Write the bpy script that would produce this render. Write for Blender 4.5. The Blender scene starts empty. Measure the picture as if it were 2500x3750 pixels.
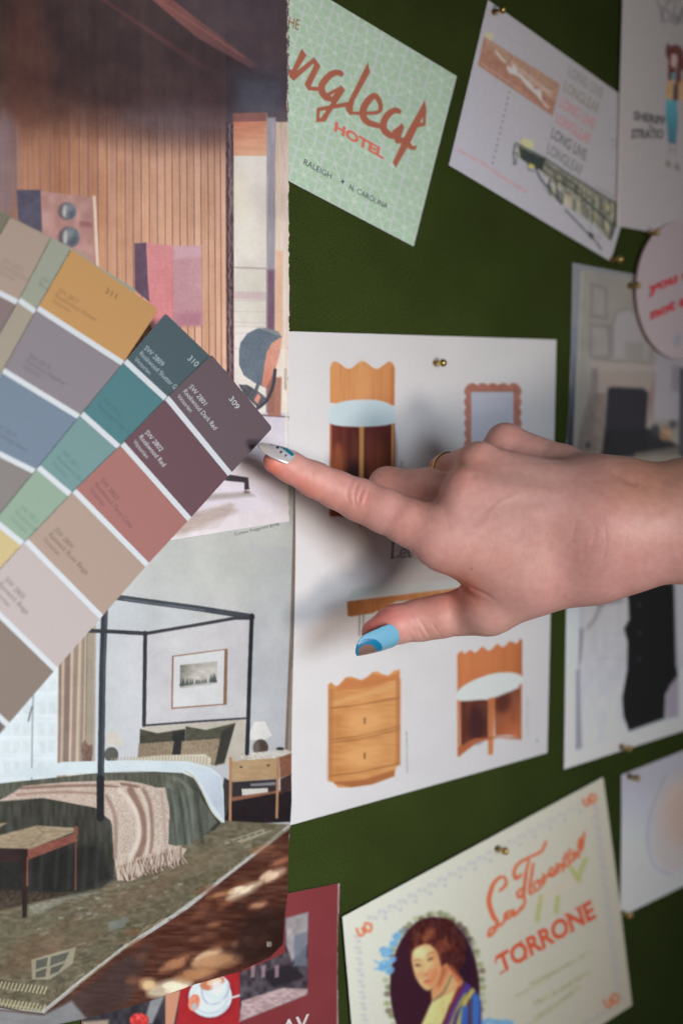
import bpy, bmesh, math, random
import numpy as np
from mathutils import Vector, Matrix
scene = bpy.context.scene
COL = scene.collection
# ---------------------------------------------------------------- camera, light, exposure
# the board is the plane y=0 (x to the right, z up); the camera stands in front of it at -y
FPX = 5760.0
YAW, PITCH, ROLL = math.radians(41.38), math.radians(4.84), math.radians(-0.17)
DIST = 0.58
_cy, _sy, _cp, _sp = math.cos(YAW), math.sin(YAW), math.cos(PITCH), math.sin(PITCH)
CF = np.array([_sy*_cp, _cy*_cp, -_sp]); _R = np.array([_cy, -_sy, 0.0]); _U = np.cross(_R, CF)
CR = math.cos(ROLL)*_R + math.sin(ROLL)*_U
CU = -math.sin(ROLL)*_R + math.cos(ROLL)*_U
CAM = np.array([0.0, -DIST, 0.0])
cd = bpy.data.cameras.new('camera'); cam = bpy.data.objects.new('camera', cd); COL.objects.link(cam)
M = Matrix(((CR[0], CU[0], -CF[0]), (CR[1], CU[1], -CF[1]), (CR[2], CU[2], -CF[2])))
cam.matrix_world = Matrix.Translation(Vector(CAM)) @ M.to_4x4()
cd.sensor_fit = 'VERTICAL'; cd.sensor_height = 36.0; cd.lens = FPX/3750*36.0
cd.clip_start = 0.01; cd.clip_end = 50.0
cd.dof.use_dof = True; cd.dof.focus_distance = 0.712; cd.dof.aperture_fstop = 5.6
scene.camera = cam
w = bpy.data.worlds.new('World'); scene.world = w; w.use_nodes = True
w.node_tree.nodes['Background'].inputs[0].default_value = (0.80, 0.70, 0.62, 1)
w.node_tree.nodes['Background'].inputs[1].default_value = 0.068
vs = scene.view_settings
vs.view_transform = 'Standard'; vs.look = 'None'; vs.gamma = 1.0; vs.exposure = 0.0; vs.use_curve_mapping = False

def area(name, loc, target, size, power, col, spread=180, size_y=None):
    l = bpy.data.lights.new(name, 'AREA'); l.energy = power; l.color = col
    l.shape = 'RECTANGLE' if size_y else 'DISK'; l.size = size
    if size_y: l.size_y = size_y
    l.spread = math.radians(spread)
    o = bpy.data.objects.new(name, l); COL.objects.link(o); o.location = loc
    o.rotation_euler = (Vector(target)-Vector(loc)).to_track_quat('-Z', 'Y').to_euler()
    return o

area('window_light', (0.03, -1.5, 0.05), (0.31, 0, -0.22), 0.46, 1.20, (0.86, 0.94, 1.0), 42)
area('room_light', (0.24, -1.5, -0.26), (0.33, 0, -0.03), 0.28, 0.77, (1.0, 0.87, 0.76), 44)
area('far_window', (1.75, -1.8, 0.85), (0.42, 0, 0.15), 0.7, 1.9, (0.70, 0.80, 1.0))

# ---------------------------------------------------------------- helpers
def ray(u, v):
    u = np.asarray(u, float); v = np.asarray(v, float)
    return ((u-1250)/FPX)[..., None]*CR - ((v-1875)/FPX)[..., None]*CU + CF
def P(u, v, h=0.0):
    d = ray(u, v); t = (DIST-np.asarray(h, float))/d[..., 1]
    return CAM + d*t[..., None]
def proj(p):
    q = np.asarray(p, float)-CAM; z = q@CF
    return 1250+FPX*(q@CR)/z, 1875-FPX*(q@CU)/z
def depth(p): return (np.asarray(p)-CAM)@CF
def Ps(u, v, h, relief):
    """pixel -> point on the surface y = -(h+relief(x,z))"""
    p = P(u, v, h)
    if relief is None: return p
    for _ in range(6): p = P(u, v, h+relief(p[..., 0], p[..., 2]))
    return p
def lin(c):
    c = np.asarray(c, float)/255.0
    return np.where(c <= .04045, c/12.92, ((c+.055)/1.055)**2.4)
def catmull(pts, n=8, closed=False):
    p = np.asarray(pts, float); out = []
    m = len(p)
    if m < 3: return p
    for i in range(m if closed else m-1):
        if closed: a, b, c, d = p[i-1], p[i], p[(i+1) % m], p[(i+2) % m]
        else: a, b, c, d = p[max(i-1, 0)], p[i], p[i+1], p[min(i+2, m-1)]
        t = np.linspace(0, 1, n, endpoint=False)[:, None]
        out.append(.5*((2*b)+(-a+c)*t+(2*a-5*b+4*c-d)*t**2+(-a+3*b-3*c+d)*t**3))
    out = np.concatenate(out)
    if not closed: out = np.vstack([out, p[-1]])
    return out
def vnoise(h, w, sy, sx, seed=0):
    """smooth random field of h x w cells with features sy x sx cells, about 0 +-1"""
    r = np.random.default_rng(seed)
    gy, gx = int(h/sy)+3, int(w/sx)+3
    g = r.uniform(-1, 1, (gy, gx))
    y = np.arange(h)/sy; x = np.arange(w)/sx
    yi = y.astype(int); xi = x.astype(int); fy = y-yi; fx = x-xi
    fy = fy*fy*(3-2*fy); fx = fx*fx*(3-2*fx)
    a = g[yi][:, xi]; b = g[yi][:, xi+1]; c = g[yi+1][:, xi]; d = g[yi+1][:, xi+1]
    return (a*(1-fx)+b*fx)*(1-fy)[:, None]+(c*(1-fx)+d*fx)*fy[:, None]

class Print:
    """the printed picture of one sheet, painted in 0..255 display colours and later
    stored on the sheet's own mesh as a colour attribute"""
    def __init__(s, u0, v0, u1, v1, step, base):
        s.u0, s.v0, s.st = u0, v0, step
        s.w, s.h = int((u1-u0)/step)+1, int((v1-v0)/step)+1
        s.a = np.empty((s.h, s.w, 3)); s.a[:] = base
        s.z = (0, 0, 1.0)
        s.seed = 1
    def t(s, pts):
        p = np.atleast_2d(np.asarray(pts, float))
        ox, oy, k = s.z
        return np.stack([(p[:, 0]*k+ox-s.u0)/s.st, (p[:, 1]*k+oy-s.v0)/s.st], 1)
    def k(s): return s.z[2]/s.st
    def box(s, p, m):
        x0 = max(int(p[:, 0].min()-m), 0); x1 = min(int(p[:, 0].max()+m)+2, s.w)
        y0 = max(int(p[:, 1].min()-m), 0); y1 = min(int(p[:, 1].max()+m)+2, s.h)
        return x0, x1, y0, y1
    def blend(s, b, m, col, tex=None):
        x0, x1, y0, y1 = b
        c = np.asarray(col, float)
        if tex: 
            s.seed += 1
            amp, sy, sx = tex
            n = vnoise(y1-y0, x1-x0, max(sy*s.k(), 1), max(sx*s.k(), 1), s.seed)
            c = c + amp*n[..., None]
        s.a[y0:y1, x0:x1] = s.a[y0:y1, x0:x1]*(1-m[..., None])+c*m[..., None]
    def mask(s, p, b, soft):
        x0, x1, y0, y1 = b
        X, Y = np.meshgrid(np.arange(x0, x1), np.arange(y0, y1))
        ins = np.zeros(X.shape, bool); dm = np.full(X.shape, 1e9)
        n = len(p)
        for i in range(n):
            ax, ay = p[i]; bx, by = p[(i+1) % n]
            if (ay > by) != (ay < by) or ay != by:
                c = (ay > Y) != (by > Y)
                ins ^= c & (X < (bx-ax)*(Y-ay)/((by-ay) or 1e-9)+ax)
            dx, dy = bx-ax, by-ay; L = dx*dx+dy*dy
            if L == 0: continue
            t = np.clip(((X-ax)*dx+(Y-ay)*dy)/L, 0, 1)
            dm = np.minimum(dm, (X-ax-t*dx)**2+(Y-ay-t*dy)**2)
        d = np.sqrt(dm)*np.where(ins, 1, -1)
        return np.clip(.5+d/(1+soft), 0, 1)
    def poly(s, pts, col, soft=0, al=1, sm=False, tex=None):
        p = s.t(catmull(pts, 6, True) if sm else pts); so = soft*s.k()
        b = s.box(p, so+2)
        if b[1] <= b[0] or b[3] <= b[2]: return
        s.blend(b, s.mask(p, b, so)*al, col, tex)
    def grad(s, pts, c0, c1, a, b_, soft=0, al=1, sm=False, tex=None):
        """polygon filled with a two-ink blend running from a to b_"""
        p = s.t(catmull(pts, 6, True) if sm else pts); so = soft*s.k()
        b = s.box(p, so+2)
        if b[1] <= b[0] or b[3] <= b[2]: return
        x0, x1, y0, y1 = b
        A = s.t([a])[0]; B = s.t([b_])[0]; dv = B-A
        X, Y = np.meshgrid(np.arange(x0, x1), np.arange(y0, y1))
        f = np.clip(((X-A[0])*dv[0]+(Y-A[1])*dv[1])/(dv@dv), 0, 1)[..., None]
        s.blend(b, s.mask(p, b, so)*al, np.asarray(c0, float)*(1-f)+np.asarray(c1, float)*f, tex)
    def line(s, pts, wd, col, soft=0, al=1, sm=False, tex=None):
        p = s.t(catmull(pts, 6) if sm else pts); r = wd*s.k()/2; so = soft*s.k()
        b = s.box(p, r+so+2)
        if b[1] <= b[0] or b[3] <= b[2]: return
        x0, x1, y0, y1 = b
        X, Y = np.meshgrid(np.arange(x0, x1), np.arange(y0, y1)); dm = np.full(X.shape, 1e9)
        for i in range(len(p)-1):
            ax, ay = p[i]; bx, by = p[i+1]; dx, dy = bx-ax, by-ay; L = dx*dx+dy*dy
            if L == 0: continue
            t = np.clip(((X-ax)*dx+(Y-ay)*dy)/L, 0, 1)
            dm = np.minimum(dm, (X-ax-t*dx)**2+(Y-ay-t*dy)**2)
        m = np.clip(.5+(r-np.sqrt(dm))/(1+so), 0, 1)*min(1, .35+r)
        s.blend(b, m*al, col, tex)
    def ell(s, cx, cy, rx, ry, col, rot=0, soft=0, al=1, tex=None):
        t = np.linspace(0, 2*math.pi, 33)[:-1]; c, q = math.cos(rot), math.sin(rot)
        x, y = rx*np.cos(t), ry*np.sin(t)
        s.poly(np.stack([cx+x*c-y*q, cy+x*q+y*c], 1), col, soft, al, False, tex)
    def noise(s, amp, sy, sx, seed):
        s.a += amp*vnoise(s.h, s.w, max(sy/s.st, 1), max(sx/s.st, 1), seed)[..., None]
    def at(s, u, v):
        x = np.clip((u-s.u0)/s.st, 0, s.w-1.001); y = np.clip((v-s.v0)/s.st, 0, s.h-1.001)
        xi = x.astype(int); yi = y.astype(int); fx = (x-xi)[..., None]; fy = (y-yi)[..., None]
        a = s.a
        return np.clip((a[yi, xi]*(1-fx)+a[yi, xi+1]*fx)*(1-fy)+(a[yi+1, xi]*(1-fx)+a[yi+1, xi+1]*fx)*fy, 0, 255)

# ---------------------------------------------------------------- materials
def new_mat(name):
    m = bpy.data.materials.new(name); m.use_nodes = True
    return m, m.node_tree, m.node_tree.nodes['Principled BSDF']
def paper_mat(name, rough=.5, spec=.5, bump=0.02, scale=900, wave=0.0, wscale=9):
    m, nt, b = new_mat(name)
    at = nt.nodes.new('ShaderNodeAttribute'); at.attribute_name = 'Col'
    tc = nt.nodes.new('ShaderNodeTexCoord')
    n = nt.nodes.new('ShaderNodeTexNoise'); n.inputs['Scale'].default_value = scale; n.inputs['Detail'].default_value = 3
    nt.links.new(tc.outputs['Object'], n.inputs['Vector'])
    mul = nt.nodes.new('ShaderNodeMixRGB'); mul.blend_type = 'MULTIPLY'; mul.inputs[0].default_value = .07
    nt.links.new(at.outputs['Color'], mul.inputs[1]); nt.links.new(n.outputs['Fac'], mul.inputs[2])
    nt.links.new(mul.outputs[0], b.inputs['Base Color'])
    b.inputs['Roughness'].default_value = rough; b.inputs['Specular IOR Level'].default_value = spec
    bp = nt.nodes.new('ShaderNodeBump'); bp.inputs['Strength'].default_value = bump; bp.inputs['Distance'].default_value = .001
    nt.links.new(n.outputs['Fac'], bp.inputs['Height'])
    if wave:
        n2 = nt.nodes.new('ShaderNodeTexNoise'); n2.inputs['Scale'].default_value = wscale; n2.inputs['Detail'].default_value = 1
        nt.links.new(tc.outputs['Object'], n2.inputs['Vector'])
        b2 = nt.nodes.new('ShaderNodeBump'); b2.inputs['Strength'].default_value = 1; b2.inputs['Distance'].default_value = wave
        nt.links.new(n2.outputs['Fac'], b2.inputs['Height']); nt.links.new(b2.outputs[0], bp.inputs['Normal'])
    nt.links.new(bp.outputs[0], b.inputs['Normal'])
    return m
GLOSS = paper_mat('glossy_magazine_paper', .34, .5, .03, 700, .004, 7)
SATIN = paper_mat('satin_card', .42, .4, .02)
MATTE = paper_mat('matte_paper', .62, .3, .04, 500)
INK = paper_mat('printing_ink', .5, .3, .02)

# ---------------------------------------------------------------- mesh builders
def link(name, me, mat, parent=None, smooth=True):
    if mat: me.materials.append(mat)
    if smooth: me.polygons.foreach_set('use_smooth', np.ones(len(me.polygons), bool))
    o = bpy.data.objects.new(name, me); COL.objects.link(o)
    if parent: o.parent = parent
    return o
def mesh_np(name, V, F, colors=None):
    me = bpy.data.meshes.new(name)
    V = np.asarray(V, np.float32)
    if isinstance(F, np.ndarray):
        n, k = F.shape
        me.vertices.add(len(V)); me.vertices.foreach_set('co', V.ravel())
        me.loops.add(n*k); me.loops.foreach_set('vertex_index', F.astype(np.int32).ravel())
        me.polygons.add(n); me.polygons.foreach_set('loop_start', np.arange(0, n*k, k, dtype=np.int32))
        me.update(calc_edges=True); me.validate()
    else:
        me.from_pydata([tuple(map(float, v)) for v in V], [], [tuple(int(i) for i in f) for f in F])
    if colors is not None:
        at = me.color_attributes.new('Col', 'FLOAT_COLOR', 'POINT')
        c = np.ones((len(V), 4), np.float32); c[:, :3] = colors
        at.data.foreach_set('color', c.ravel())
    return me
def grid_faces(nr, nc, off=0):
    i = np.arange(nr-1)[:, None]*nc+np.arange(nc-1)[None]
    i = i.ravel()+off
    return np.stack([i, i+nc, i+nc+1, i+1], 1)
def resample(pl, n, h):
    p = np.asarray(pl, float); q = P(p[:, 0], p[:, 1], h)
    d = np.r_[0, np.cumsum(np.linalg.norm(np.diff(q, axis=0), axis=1))]; t = np.linspace(0, d[-1], n)
    return np.stack([np.interp(t, d, p[:, 0]), np.interp(t, d, p[:, 1])], 1), d[-1]
def sheet(name, left, right, pr, h, res, mat, gain=1.25, relief=None, parent=None, thick=.00025, edge=(225, 225, 222), rag=0, desat=.10):
    """paper between two edge lines (top to bottom, given as seen), with its print as colours on the mesh"""
    _, Ll = resample(left, 3, h); _, Lr = resample(right, 3, h)
    nr = max(4, int(max(Ll, Lr)/res)+1)
    L, _ = resample(left, nr, h); R, _ = resample(right, nr, h)
    A = Ps(L[:, 0], L[:, 1], h, relief); B = Ps(R[:, 0], R[:, 1], h, relief)
    nc = max(4, int(np.linalg.norm(B-A, axis=1).max()/res)+1)
    s = np.linspace(0, 1, nc)[None, :, None]
    G = A[:, None]*(1-s)+B[:, None]*s
    if rag: 
        G[:, -1, 0] += rag*vnoise(nr, 2, 4, 1, 5)[:, 0]+rag*.6*vnoise(nr, 2, 1.5, 1, 6)[:, 0]
    if relief is not None: G[..., 1] = -(h+relief(G[..., 0], G[..., 2]))
    else: G[..., 1] = -h
    u, v = proj(G)
    c = lin(pr.at(u, v)); lum = (c@np.array([.25, .6, .15]))[..., None]; c = np.clip((c*(1-desat)+lum*desat)*gain, 0, .88)
    V = [G.reshape(-1, 3)]; C = [c.reshape(-1, 3)]; F = [grid_faces(nr, nc)]
    # paper thickness: a skirt round the edge
    idx = np.arange(nr*nc).reshape(nr, nc)
    ring = np.r_[idx[0, :], idx[1:, -1], idx[-1, -2::-1], idx[-2:0:-1, 0]]
    n0 = nr*nc; bk = V[0][ring].copy(); top = bk.copy(); bk[:, 1] += thick
    V += [top, bk]; ec = np.clip(lin(edge)*.95, 0, .85)
    C += [np.tile(ec, (2*len(ring), 1))]
    m = len(ring); i = np.arange(m); j = (i+1) % m
    F.append(np.stack([n0+i, n0+j, n0+m+j, n0+m+i], 1)[:, ::-1])
    # back side
    rs = np.unique(np.r_[np.arange(0, nr, 24), nr-1]); cs = np.unique(np.r_[np.arange(0, nc, 24), nc-1])
    Bk = G[rs][:, cs].copy(); Bk[..., 1] += thick
    off = n0+2*m
    V.append(Bk.reshape(-1, 3)); C.append(np.tile(ec, (Bk.shape[0]*Bk.shape[1], 1))); F.append(grid_faces(len(rs), len(cs), off)[:, ::-1])
    me = mesh_np(name, np.concatenate(V), np.concatenate(F), np.concatenate(C))
    return link(name, me, mat, parent)

def tagit(o, label, cat, group=None, kind=None):
    if label: o['label'] = label
    if cat: o['category'] = cat
    if group: o['group'] = group
    if kind: o['kind'] = kind
    return o
def empty(name, loc, label, cat, group=None):
    o = bpy.data.objects.new(name, None); COL.objects.link(o); o.location = loc; o.empty_display_size = .01
    tagit(o, label, cat, group); bpy.context.view_layer.update(); return o
def adopt(child, parent):
    """parent a mesh built in world coordinates to a thing standing elsewhere"""
    child.parent = parent; child.matrix_parent_inverse = Matrix.Translation(-Vector(parent.location))
    return child

_fc = {}
def glyphs(txt, bold=0.0, shear=0.0):
    k = (txt, bold, shear)
    if k not in _fc:
        cu = bpy.data.curves.new('t', 'FONT'); cu.body = txt; cu.size = 1; cu.offset = bold; cu.shear = shear; cu.resolution_u = 3
        o = bpy.data.objects.new('t', cu); COL.objects.link(o)
        dg = bpy.context.evaluated_depsgraph_get(); me = o.evaluated_get(dg).to_mesh()
        V = np.array([v.co[:2] for v in me.vertices]).reshape(-1, 2); F = [tuple(p.vertices) for p in me.polygons]
        o.evaluated_get(dg).to_mesh_clear(); bpy.data.objects.remove(o); bpy.data.curves.remove(cu)
        _fc[k] = (V, F)
    return _fc[k]
CAPH = .70
class Pen:
    """same strokes, but printed into the sheet's picture"""
    def __init__(s, pr, z): s.p, s.z = pr, z
    def ribbon(s, pts, wd, col, gain=1, sm=True):
        s.p.z = s.z; q = catmull(pts, 6) if sm and len(pts) > 2 else np.asarray(pts, float)
        if not hasattr(wd, '__len__'): s.p.line(q, wd, col); return
        W = np.interp(np.linspace(0, 1, len(q)), np.linspace(0, 1, len(wd)), wd)
        for i in range(len(q)-1): s.p.line(q[i:i+2], (W[i]+W[i+1])/2, col)
    def poly(s, pts, col, gain=1): s.p.z = s.z; s.p.poly(pts, col)
class Ink:
    """flat lettering and line work lying just above a sheet"""
    def __init__(s, h, relief=None, surf=None):
        s.V, s.F, s.C = [], [], []; s.n = 0; s.h = h; s.rel = relief; s.z = (0, 0, 1.0); s.surf = surf
    def put(s, uv, F, col, lay=0.00012):
        uv = np.asarray(uv, float); ox, oy, k = s.z
        u, v = uv[:, 0]*k+ox, uv[:, 1]*k+oy
        lay = lay+len(s.V)*2.5e-6
        if s.surf: p = s.surf(u, v, s.h+lay)
        else: p = Ps(u, v, s.h+lay, s.rel)
        s.V.append(p); s.C.append(np.tile(col, (len(p), 1))); s.F += [tuple(i+s.n for i in f) for f in F]; s.n += len(p)
    def text(s, txt, p0, p1, up, col, gain=1.25, bold=0, shear=0, lay=.00012):
        V, F = glyphs(txt, bold, shear)
        if not len(V): return
        x0, x1 = V[:, 0].min(), V[:, 0].max()
        p0, p1, up = map(lambda q: np.asarray(q, float), (p0, p1, up))
        uv = p0+(p1-p0)*((V[:, :1]-x0)/(x1-x0))+up*(V[:, 1:]/CAPH)
        s.put(uv, F, np.clip(lin(col)*gain, 0, .88), lay)
    def ribbon(s, pts, wd, col, gain=1.25, sm=True, lay=.00012, caps=None):
        p = catmull(pts, 5) if sm and len(pts) > 2 else np.asarray(pts, float)
        t = np.gradient(p, axis=0); t /= np.linalg.norm(t, axis=1)[:, None]+1e-9
        nrm = np.stack([-t[:, 1], t[:, 0]], 1)
        W = np.interp(np.linspace(0, 1, len(p)), np.linspace(0, 1, len(wd)), wd)[:, None]/2 if hasattr(wd, '__len__') else wd/2
        a, b = p+nrm*W, p-nrm*W; n = len(p)
        s.put(np.vstack([a, b]), [(i, i+1, n+i+1, n+i) for i in range(n-1)], np.clip(lin(col)*gain, 0, .88), lay)
    def poly(s, pts, col, gain=1.25, lay=.00012, holes=False):
        s.put(pts, [tuple(range(len(pts)))], np.clip(lin(col)*gain, 0, .88), lay)
    def build(s, name, parent, mat=None):
        if not s.V: return
        V_, F_, C_ = s.V, s.F, s.C; s.V, s.F, s.C, s.n = [], [], [], 0
        me = mesh_np(name, np.concatenate(V_), F_, np.concatenate(C_))
        return link(name, me, mat or INK, parent, False)
# ---------------------------------------------------------------- the felt board
m, nt, b = new_mat('green_felt')
tc = nt.nodes.new('ShaderNodeTexCoord')
n1 = nt.nodes.new('ShaderNodeTexNoise'); n1.inputs['Scale'].default_value = 1300; n1.inputs['Detail'].default_value = 4
n2 = nt.nodes.new('ShaderNodeTexNoise'); n2.inputs['Scale'].default_value = 22; n2.inputs['Detail'].default_value = 4
for n in (n1, n2): nt.links.new(tc.outputs['Object'], n.inputs['Vector'])
r1 = nt.nodes.new('ShaderNodeValToRGB')
r1.color_ramp.elements[0].position = .3; r1.color_ramp.elements[0].color = (.028, .043, .008, 1)
r1.color_ramp.elements[1].position = .75; r1.color_ramp.elements[1].color = (.074, .106, .020, 1)
nt.links.new(n1.outputs['Fac'], r1.inputs[0])
mx = nt.nodes.new('ShaderNodeMixRGB'); mx.blend_type = 'MULTIPLY'; mx.inputs[0].default_value = .5
nt.links.new(r1.outputs[0], mx.inputs[1]); nt.links.new(n2.outputs['Fac'], mx.inputs[2]); nt.links.new(mx.outputs[0], b.inputs['Base Color'])
b.inputs['Roughness'].default_value = .95; b.inputs['Specular IOR Level'].default_value = .15
b.inputs['Sheen Weight'].default_value = .04; b.inputs['Sheen Roughness'].default_value = .5
b.inputs['Sheen Tint'].default_value = (.35, .5, .2, 1)
bp = nt.nodes.new('ShaderNodeBump'); bp.inputs['Strength'].default_value = .3; bp.inputs['Distance'].default_value = .0006
nt.links.new(n1.outputs['Fac'], bp.inputs['Height']); nt.links.new(bp.outputs[0], b.inputs['Normal'])
bm = bmesh.new(); bmesh.ops.create_cube(bm, size=1)
bmesh.ops.scale(bm, vec=(1.9, .02, 1.3), verts=bm.verts); bmesh.ops.translate(bm, vec=(.65, .01, -.05), verts=bm.verts)
bmesh.ops.bevel(bm, geom=bm.edges[:], offset=.003, segments=3, affect='EDGES')
me = bpy.data.meshes.new('pinboard'); bm.to_mesh(me); bm.free()
tagit(link('pinboard', me, m), 'dark green felt pinboard behind all the papers', 'pinboard')
# ---------------------------------------------------------------- magazine page: timber-lined room
rnd = random.Random(4)
def relief_page(x, z):
    return .0016*np.sin(x*16+1.0)*np.sin(z*11+.4)+.0012*np.sin(x*37+z*9)
_cr = P(1035, 240, 0.0)
def relief_room(x, z):
    r = relief_page(x, z)
    d = np.exp(-((z-_cr[2]-.35*(x-_cr[0]))/.004)**2)*np.exp(-((x-_cr[0]-.004)/.016)**2)
    return r+.0003*d+.0005*np.exp(-((z-_cr[2]+.03)/.012)**2)*np.exp(-((x-_cr[0])/.02)**2)
p = Print(-70, -70, 1075, 2140, 2.0, (60, 38, 34))
z1 = (0, 0, .7972)
X = (np.arange(p.w)*2.0-70)[None]/.7972; Y = (np.arange(p.h)*2.0-70)[:, None]/.7972
def sst(a, b, t): 
    q = np.clip((t-a)/(b-a), 0, 1); return q*q*(3-2*q)
f = sst(380, 800, Y+(X-500)*.03+60*np.sin(X*.004))[..., None]*1.0
lightc = np.array([150, 100, 72])+(sst(150, 950, X)*1.0)[..., None]*np.array([52, 60, 62])
lightc = lightc+(sst(700, 1500, Y)*(1-.3*sst(0, 400, X)))[..., None]*np.array([22, 20, 16])
dk = np.array([46, 24, 18])+(sst(150, 600, Y)*sst(300, 900, X))[..., None]*np.array([30, 20, 34])
p.a[:] = dk*(1-f)+lightc*f
lf = (1-sst(0, 130, X))[..., None]; p.a[:] = p.a*(1-.6*lf)+np.array([104, 84, 94])*.6*lf  # greyish gloss haze mixed into the print at the left edge
p.a += (7*vnoise(p.h, p.w, 60, 2, 77)+6*vnoise(p.h, p.w, 140, 1.2, 78))[..., None]*f
p.z = z1
xs = [-40, 0, 30, 75, 130, 185, 232, 275, 320, 365, 405, 450, 492, 535, 575, 610, 648, 685, 722, 757, 790, 825, 858, 890, 922, 955, 985, 1012, 1040]
for i in range(len(xs)-1):
    a, b_ = xs[i], xs[i+1]
    k = rnd.uniform(-34, 20)-10*(a < 420); warm = rnd.uniform(-6, 8)
    p.poly([(a-4, -80), (b_-4, -80), (b_+6, 2000), (a+8, 2000)], (186+k+warm, 132+k, 98+k-warm), al=.34, tex=(9, 260, 7))
    p.line([(a-3, -80), (a+1, 700), (a+8, 2000)], 4, (104, 62, 76), 2.5, .50+.32*min(1, max(0, i/9)))
    p.line([(a+5, 560), (a+12, 2000)], 3, (226, 180, 140), 4, .22)
# dark upper wall and ceiling
p.grad([(-90, -90), (1330, -90), (1330, 470), (1040, 590), (700, 620), (-90, 420)], (34, 16, 13), (50, 30, 34), (200, 0), (900, 520), 240, .78, tex=(6, 90, 60))
for a in range(40, 700, 52): p.line([(a, 0), (a+8, 620)], 26, (92, 46, 36), 22, .16)
p.poly([(700, -90), (1330, -90), (1330, 360), (1180, 330)], (76, 58, 66), 30, .7)
p.grad([(415, -40), (470, -10), (980, 320), (930, 325)], (104, 52, 46), (70, 40, 42), (430, 0), (960, 310), 14, .9)
p.grad([(655, -40), (745, -40), (1190, 305), (1150, 312), (900, 170)], (132, 72, 62), (92, 58, 62), (700, 0), (1170, 310), 8, .95)
p.line([(700, -20), (1120, 262)], 5, (160, 92, 80), 4, .6)
p.grad([(1060, 330), (1320, 330), (1320, 560), (1060, 545)], (52, 56, 72), (92, 96, 114), (1100, 340), (1250, 560), 110, .75)  # blue-grey gloss haze over the lintel, put into the print colour
p.ell(820, 560, 240, 70, (104, 90, 102), .1, 110, .45); p.ell(120, 300, 110, 330, (92, 50, 38), 0, 90, .5); p.ell(30, 760, 60, 240, (108, 98, 116), 0, 60, .5)  # violet ellipses paint gloss haze; the red-brown one is printed ceiling
# rough stone reveal
p.poly([(1036, 560), (1074, 560), (1076, 2000), (1042, 2000)], (84, 62, 70), 3, .95, tex=(26, 14, 6))
pts = [(1056+rnd.uniform(-4, 4), y) for y in range(570, 1960, 13)]
p.line(pts, 5, (180, 164, 162), 4, .5); p.line([(x-9, y+5) for x, y in pts], 4, (58, 42, 52), 4, .7)
# glazed opening
p.poly([(1074, 545), (1226, 520), (1226, 2000), (1076, 2000)], (212, 207, 201), 2, tex=(7, 140, 60))
p.grad([(1074, 545), (1226, 545), (1226, 716), (1074, 716)], (196, 118, 88), (214, 160, 128), (1100, 560), (1150, 716), 2, tex=(7, 12, 90))
p.poly([(1070, 520), (1226, 516), (1226, 556), (1072, 560)], (134, 84, 76), 4)
p.ell(1150, 1080, 60, 130, (226, 222, 210), 0, 60, .6); p.ell(1110, 900, 40, 120, (222, 212, 190), 0, 50, .5)
p.poly([(1076, 1225), (1224, 1230), (1224, 1238), (1076, 1232)], (172, 160, 158), 2)
p.poly([(1076, 1236), (1224, 1240), (1224, 1500), (1076, 1500)], (206, 202, 190), 4, .6)
p.poly([(1076, 1338), (1224, 1342), (1224, 1378), (1076, 1372)], (196, 172, 178), 5, .8)
for y in (1380, 1430, 1480, 1500, 1530, 1600): p.line([(1078, y), (1222, y+3)], 3, (176, 164, 170), 3, .6)
p.poly([(1226, 540), (1266, 540), (1262, 2000), (1224, 2000)], (150, 146, 160), 8, tex=(12, 80, 10))
p.poly([(1228, 1240), (1262, 1240), (1262, 1900), (1224, 1900)], (112, 78, 100), 14, .8)
p.grad([(1266, 560), (1335, 560), (1335, 2000), (1262, 2000)], (198, 176, 160), (222, 204, 192), (1270, 600), (1310, 1200), 4, tex=(9, 70, 8))
p.poly([(1266, 1150), (1300, 1150), (1296, 1600), (1262, 1600)], (214, 160, 118), 8, .6)
p.line([(1318, 700), (1316, 1940)], 8, (214, 196, 190), 2, .8)
# loudspeaker on the wall
p.poly([(78, 872), (190, 872), (200, 1090), (160, 1100), (84, 1010)], (70, 66, 86), 3, tex=(6, 20, 20))
p.poly([(188, 878), (440, 908), (452, 1230), (330, 1180), (196, 1090)], (164, 122, 116), 3, tex=(12, 40, 30))
p.line([(434, 905), (450, 1225)], 14, (206, 182, 160), 2)
for cx, cy, r in ((318, 970, 38), (326, 1090, 46)):
    p.ell(cx-14, cy, r*.95, r*1.05, (82, 66, 72), 0, 12, .85)
    p.ell(cx, cy, r*.88, r, (98, 106, 118), 0, 5, tex=(10, 10, 10)); p.ell(cx-r*.52, cy, r*.2, r*.66, (186, 186, 180), .1, 12, .85)
    p.ell(cx+r*.25, cy+r*.25, r*.4, r*.5, (66, 74, 88), 0, 22, .8); p.ell(cx-r*.05, cy-r*.25, r*.35, r*.35, (126, 130, 134), 0, 22, .6)
p.poly([(365, 1015), (425, 1022), (425, 1046), (366, 1040)], (134, 84, 84), 8, .8)
# painting
p.poly([(618, 1118), (674, 1114), (690, 1390), (640, 1350), (620, 1330)], (92, 70, 90), 3, tex=(8, 30, 20))
p.grad([(672, 1114), (796, 1130), (796, 1520), (700, 1520), (680, 1300)], (196, 124, 128), (204, 122, 128), (700, 1120), (730, 1500), 2, tex=(5, 5, 5))
p.poly([(795, 1130), (926, 1130), (930, 1496), (800, 1496)], (182, 134, 144), 2, tex=(5, 5, 6))
p.poly([(800, 1130), (926, 1130), (926, 1180), (800, 1190)], (198, 160, 172), 16, .6)
p.poly([(800, 1440), (930, 1430), (930, 1498), (806, 1500)], (164, 104, 124), 24, .6)
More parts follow.
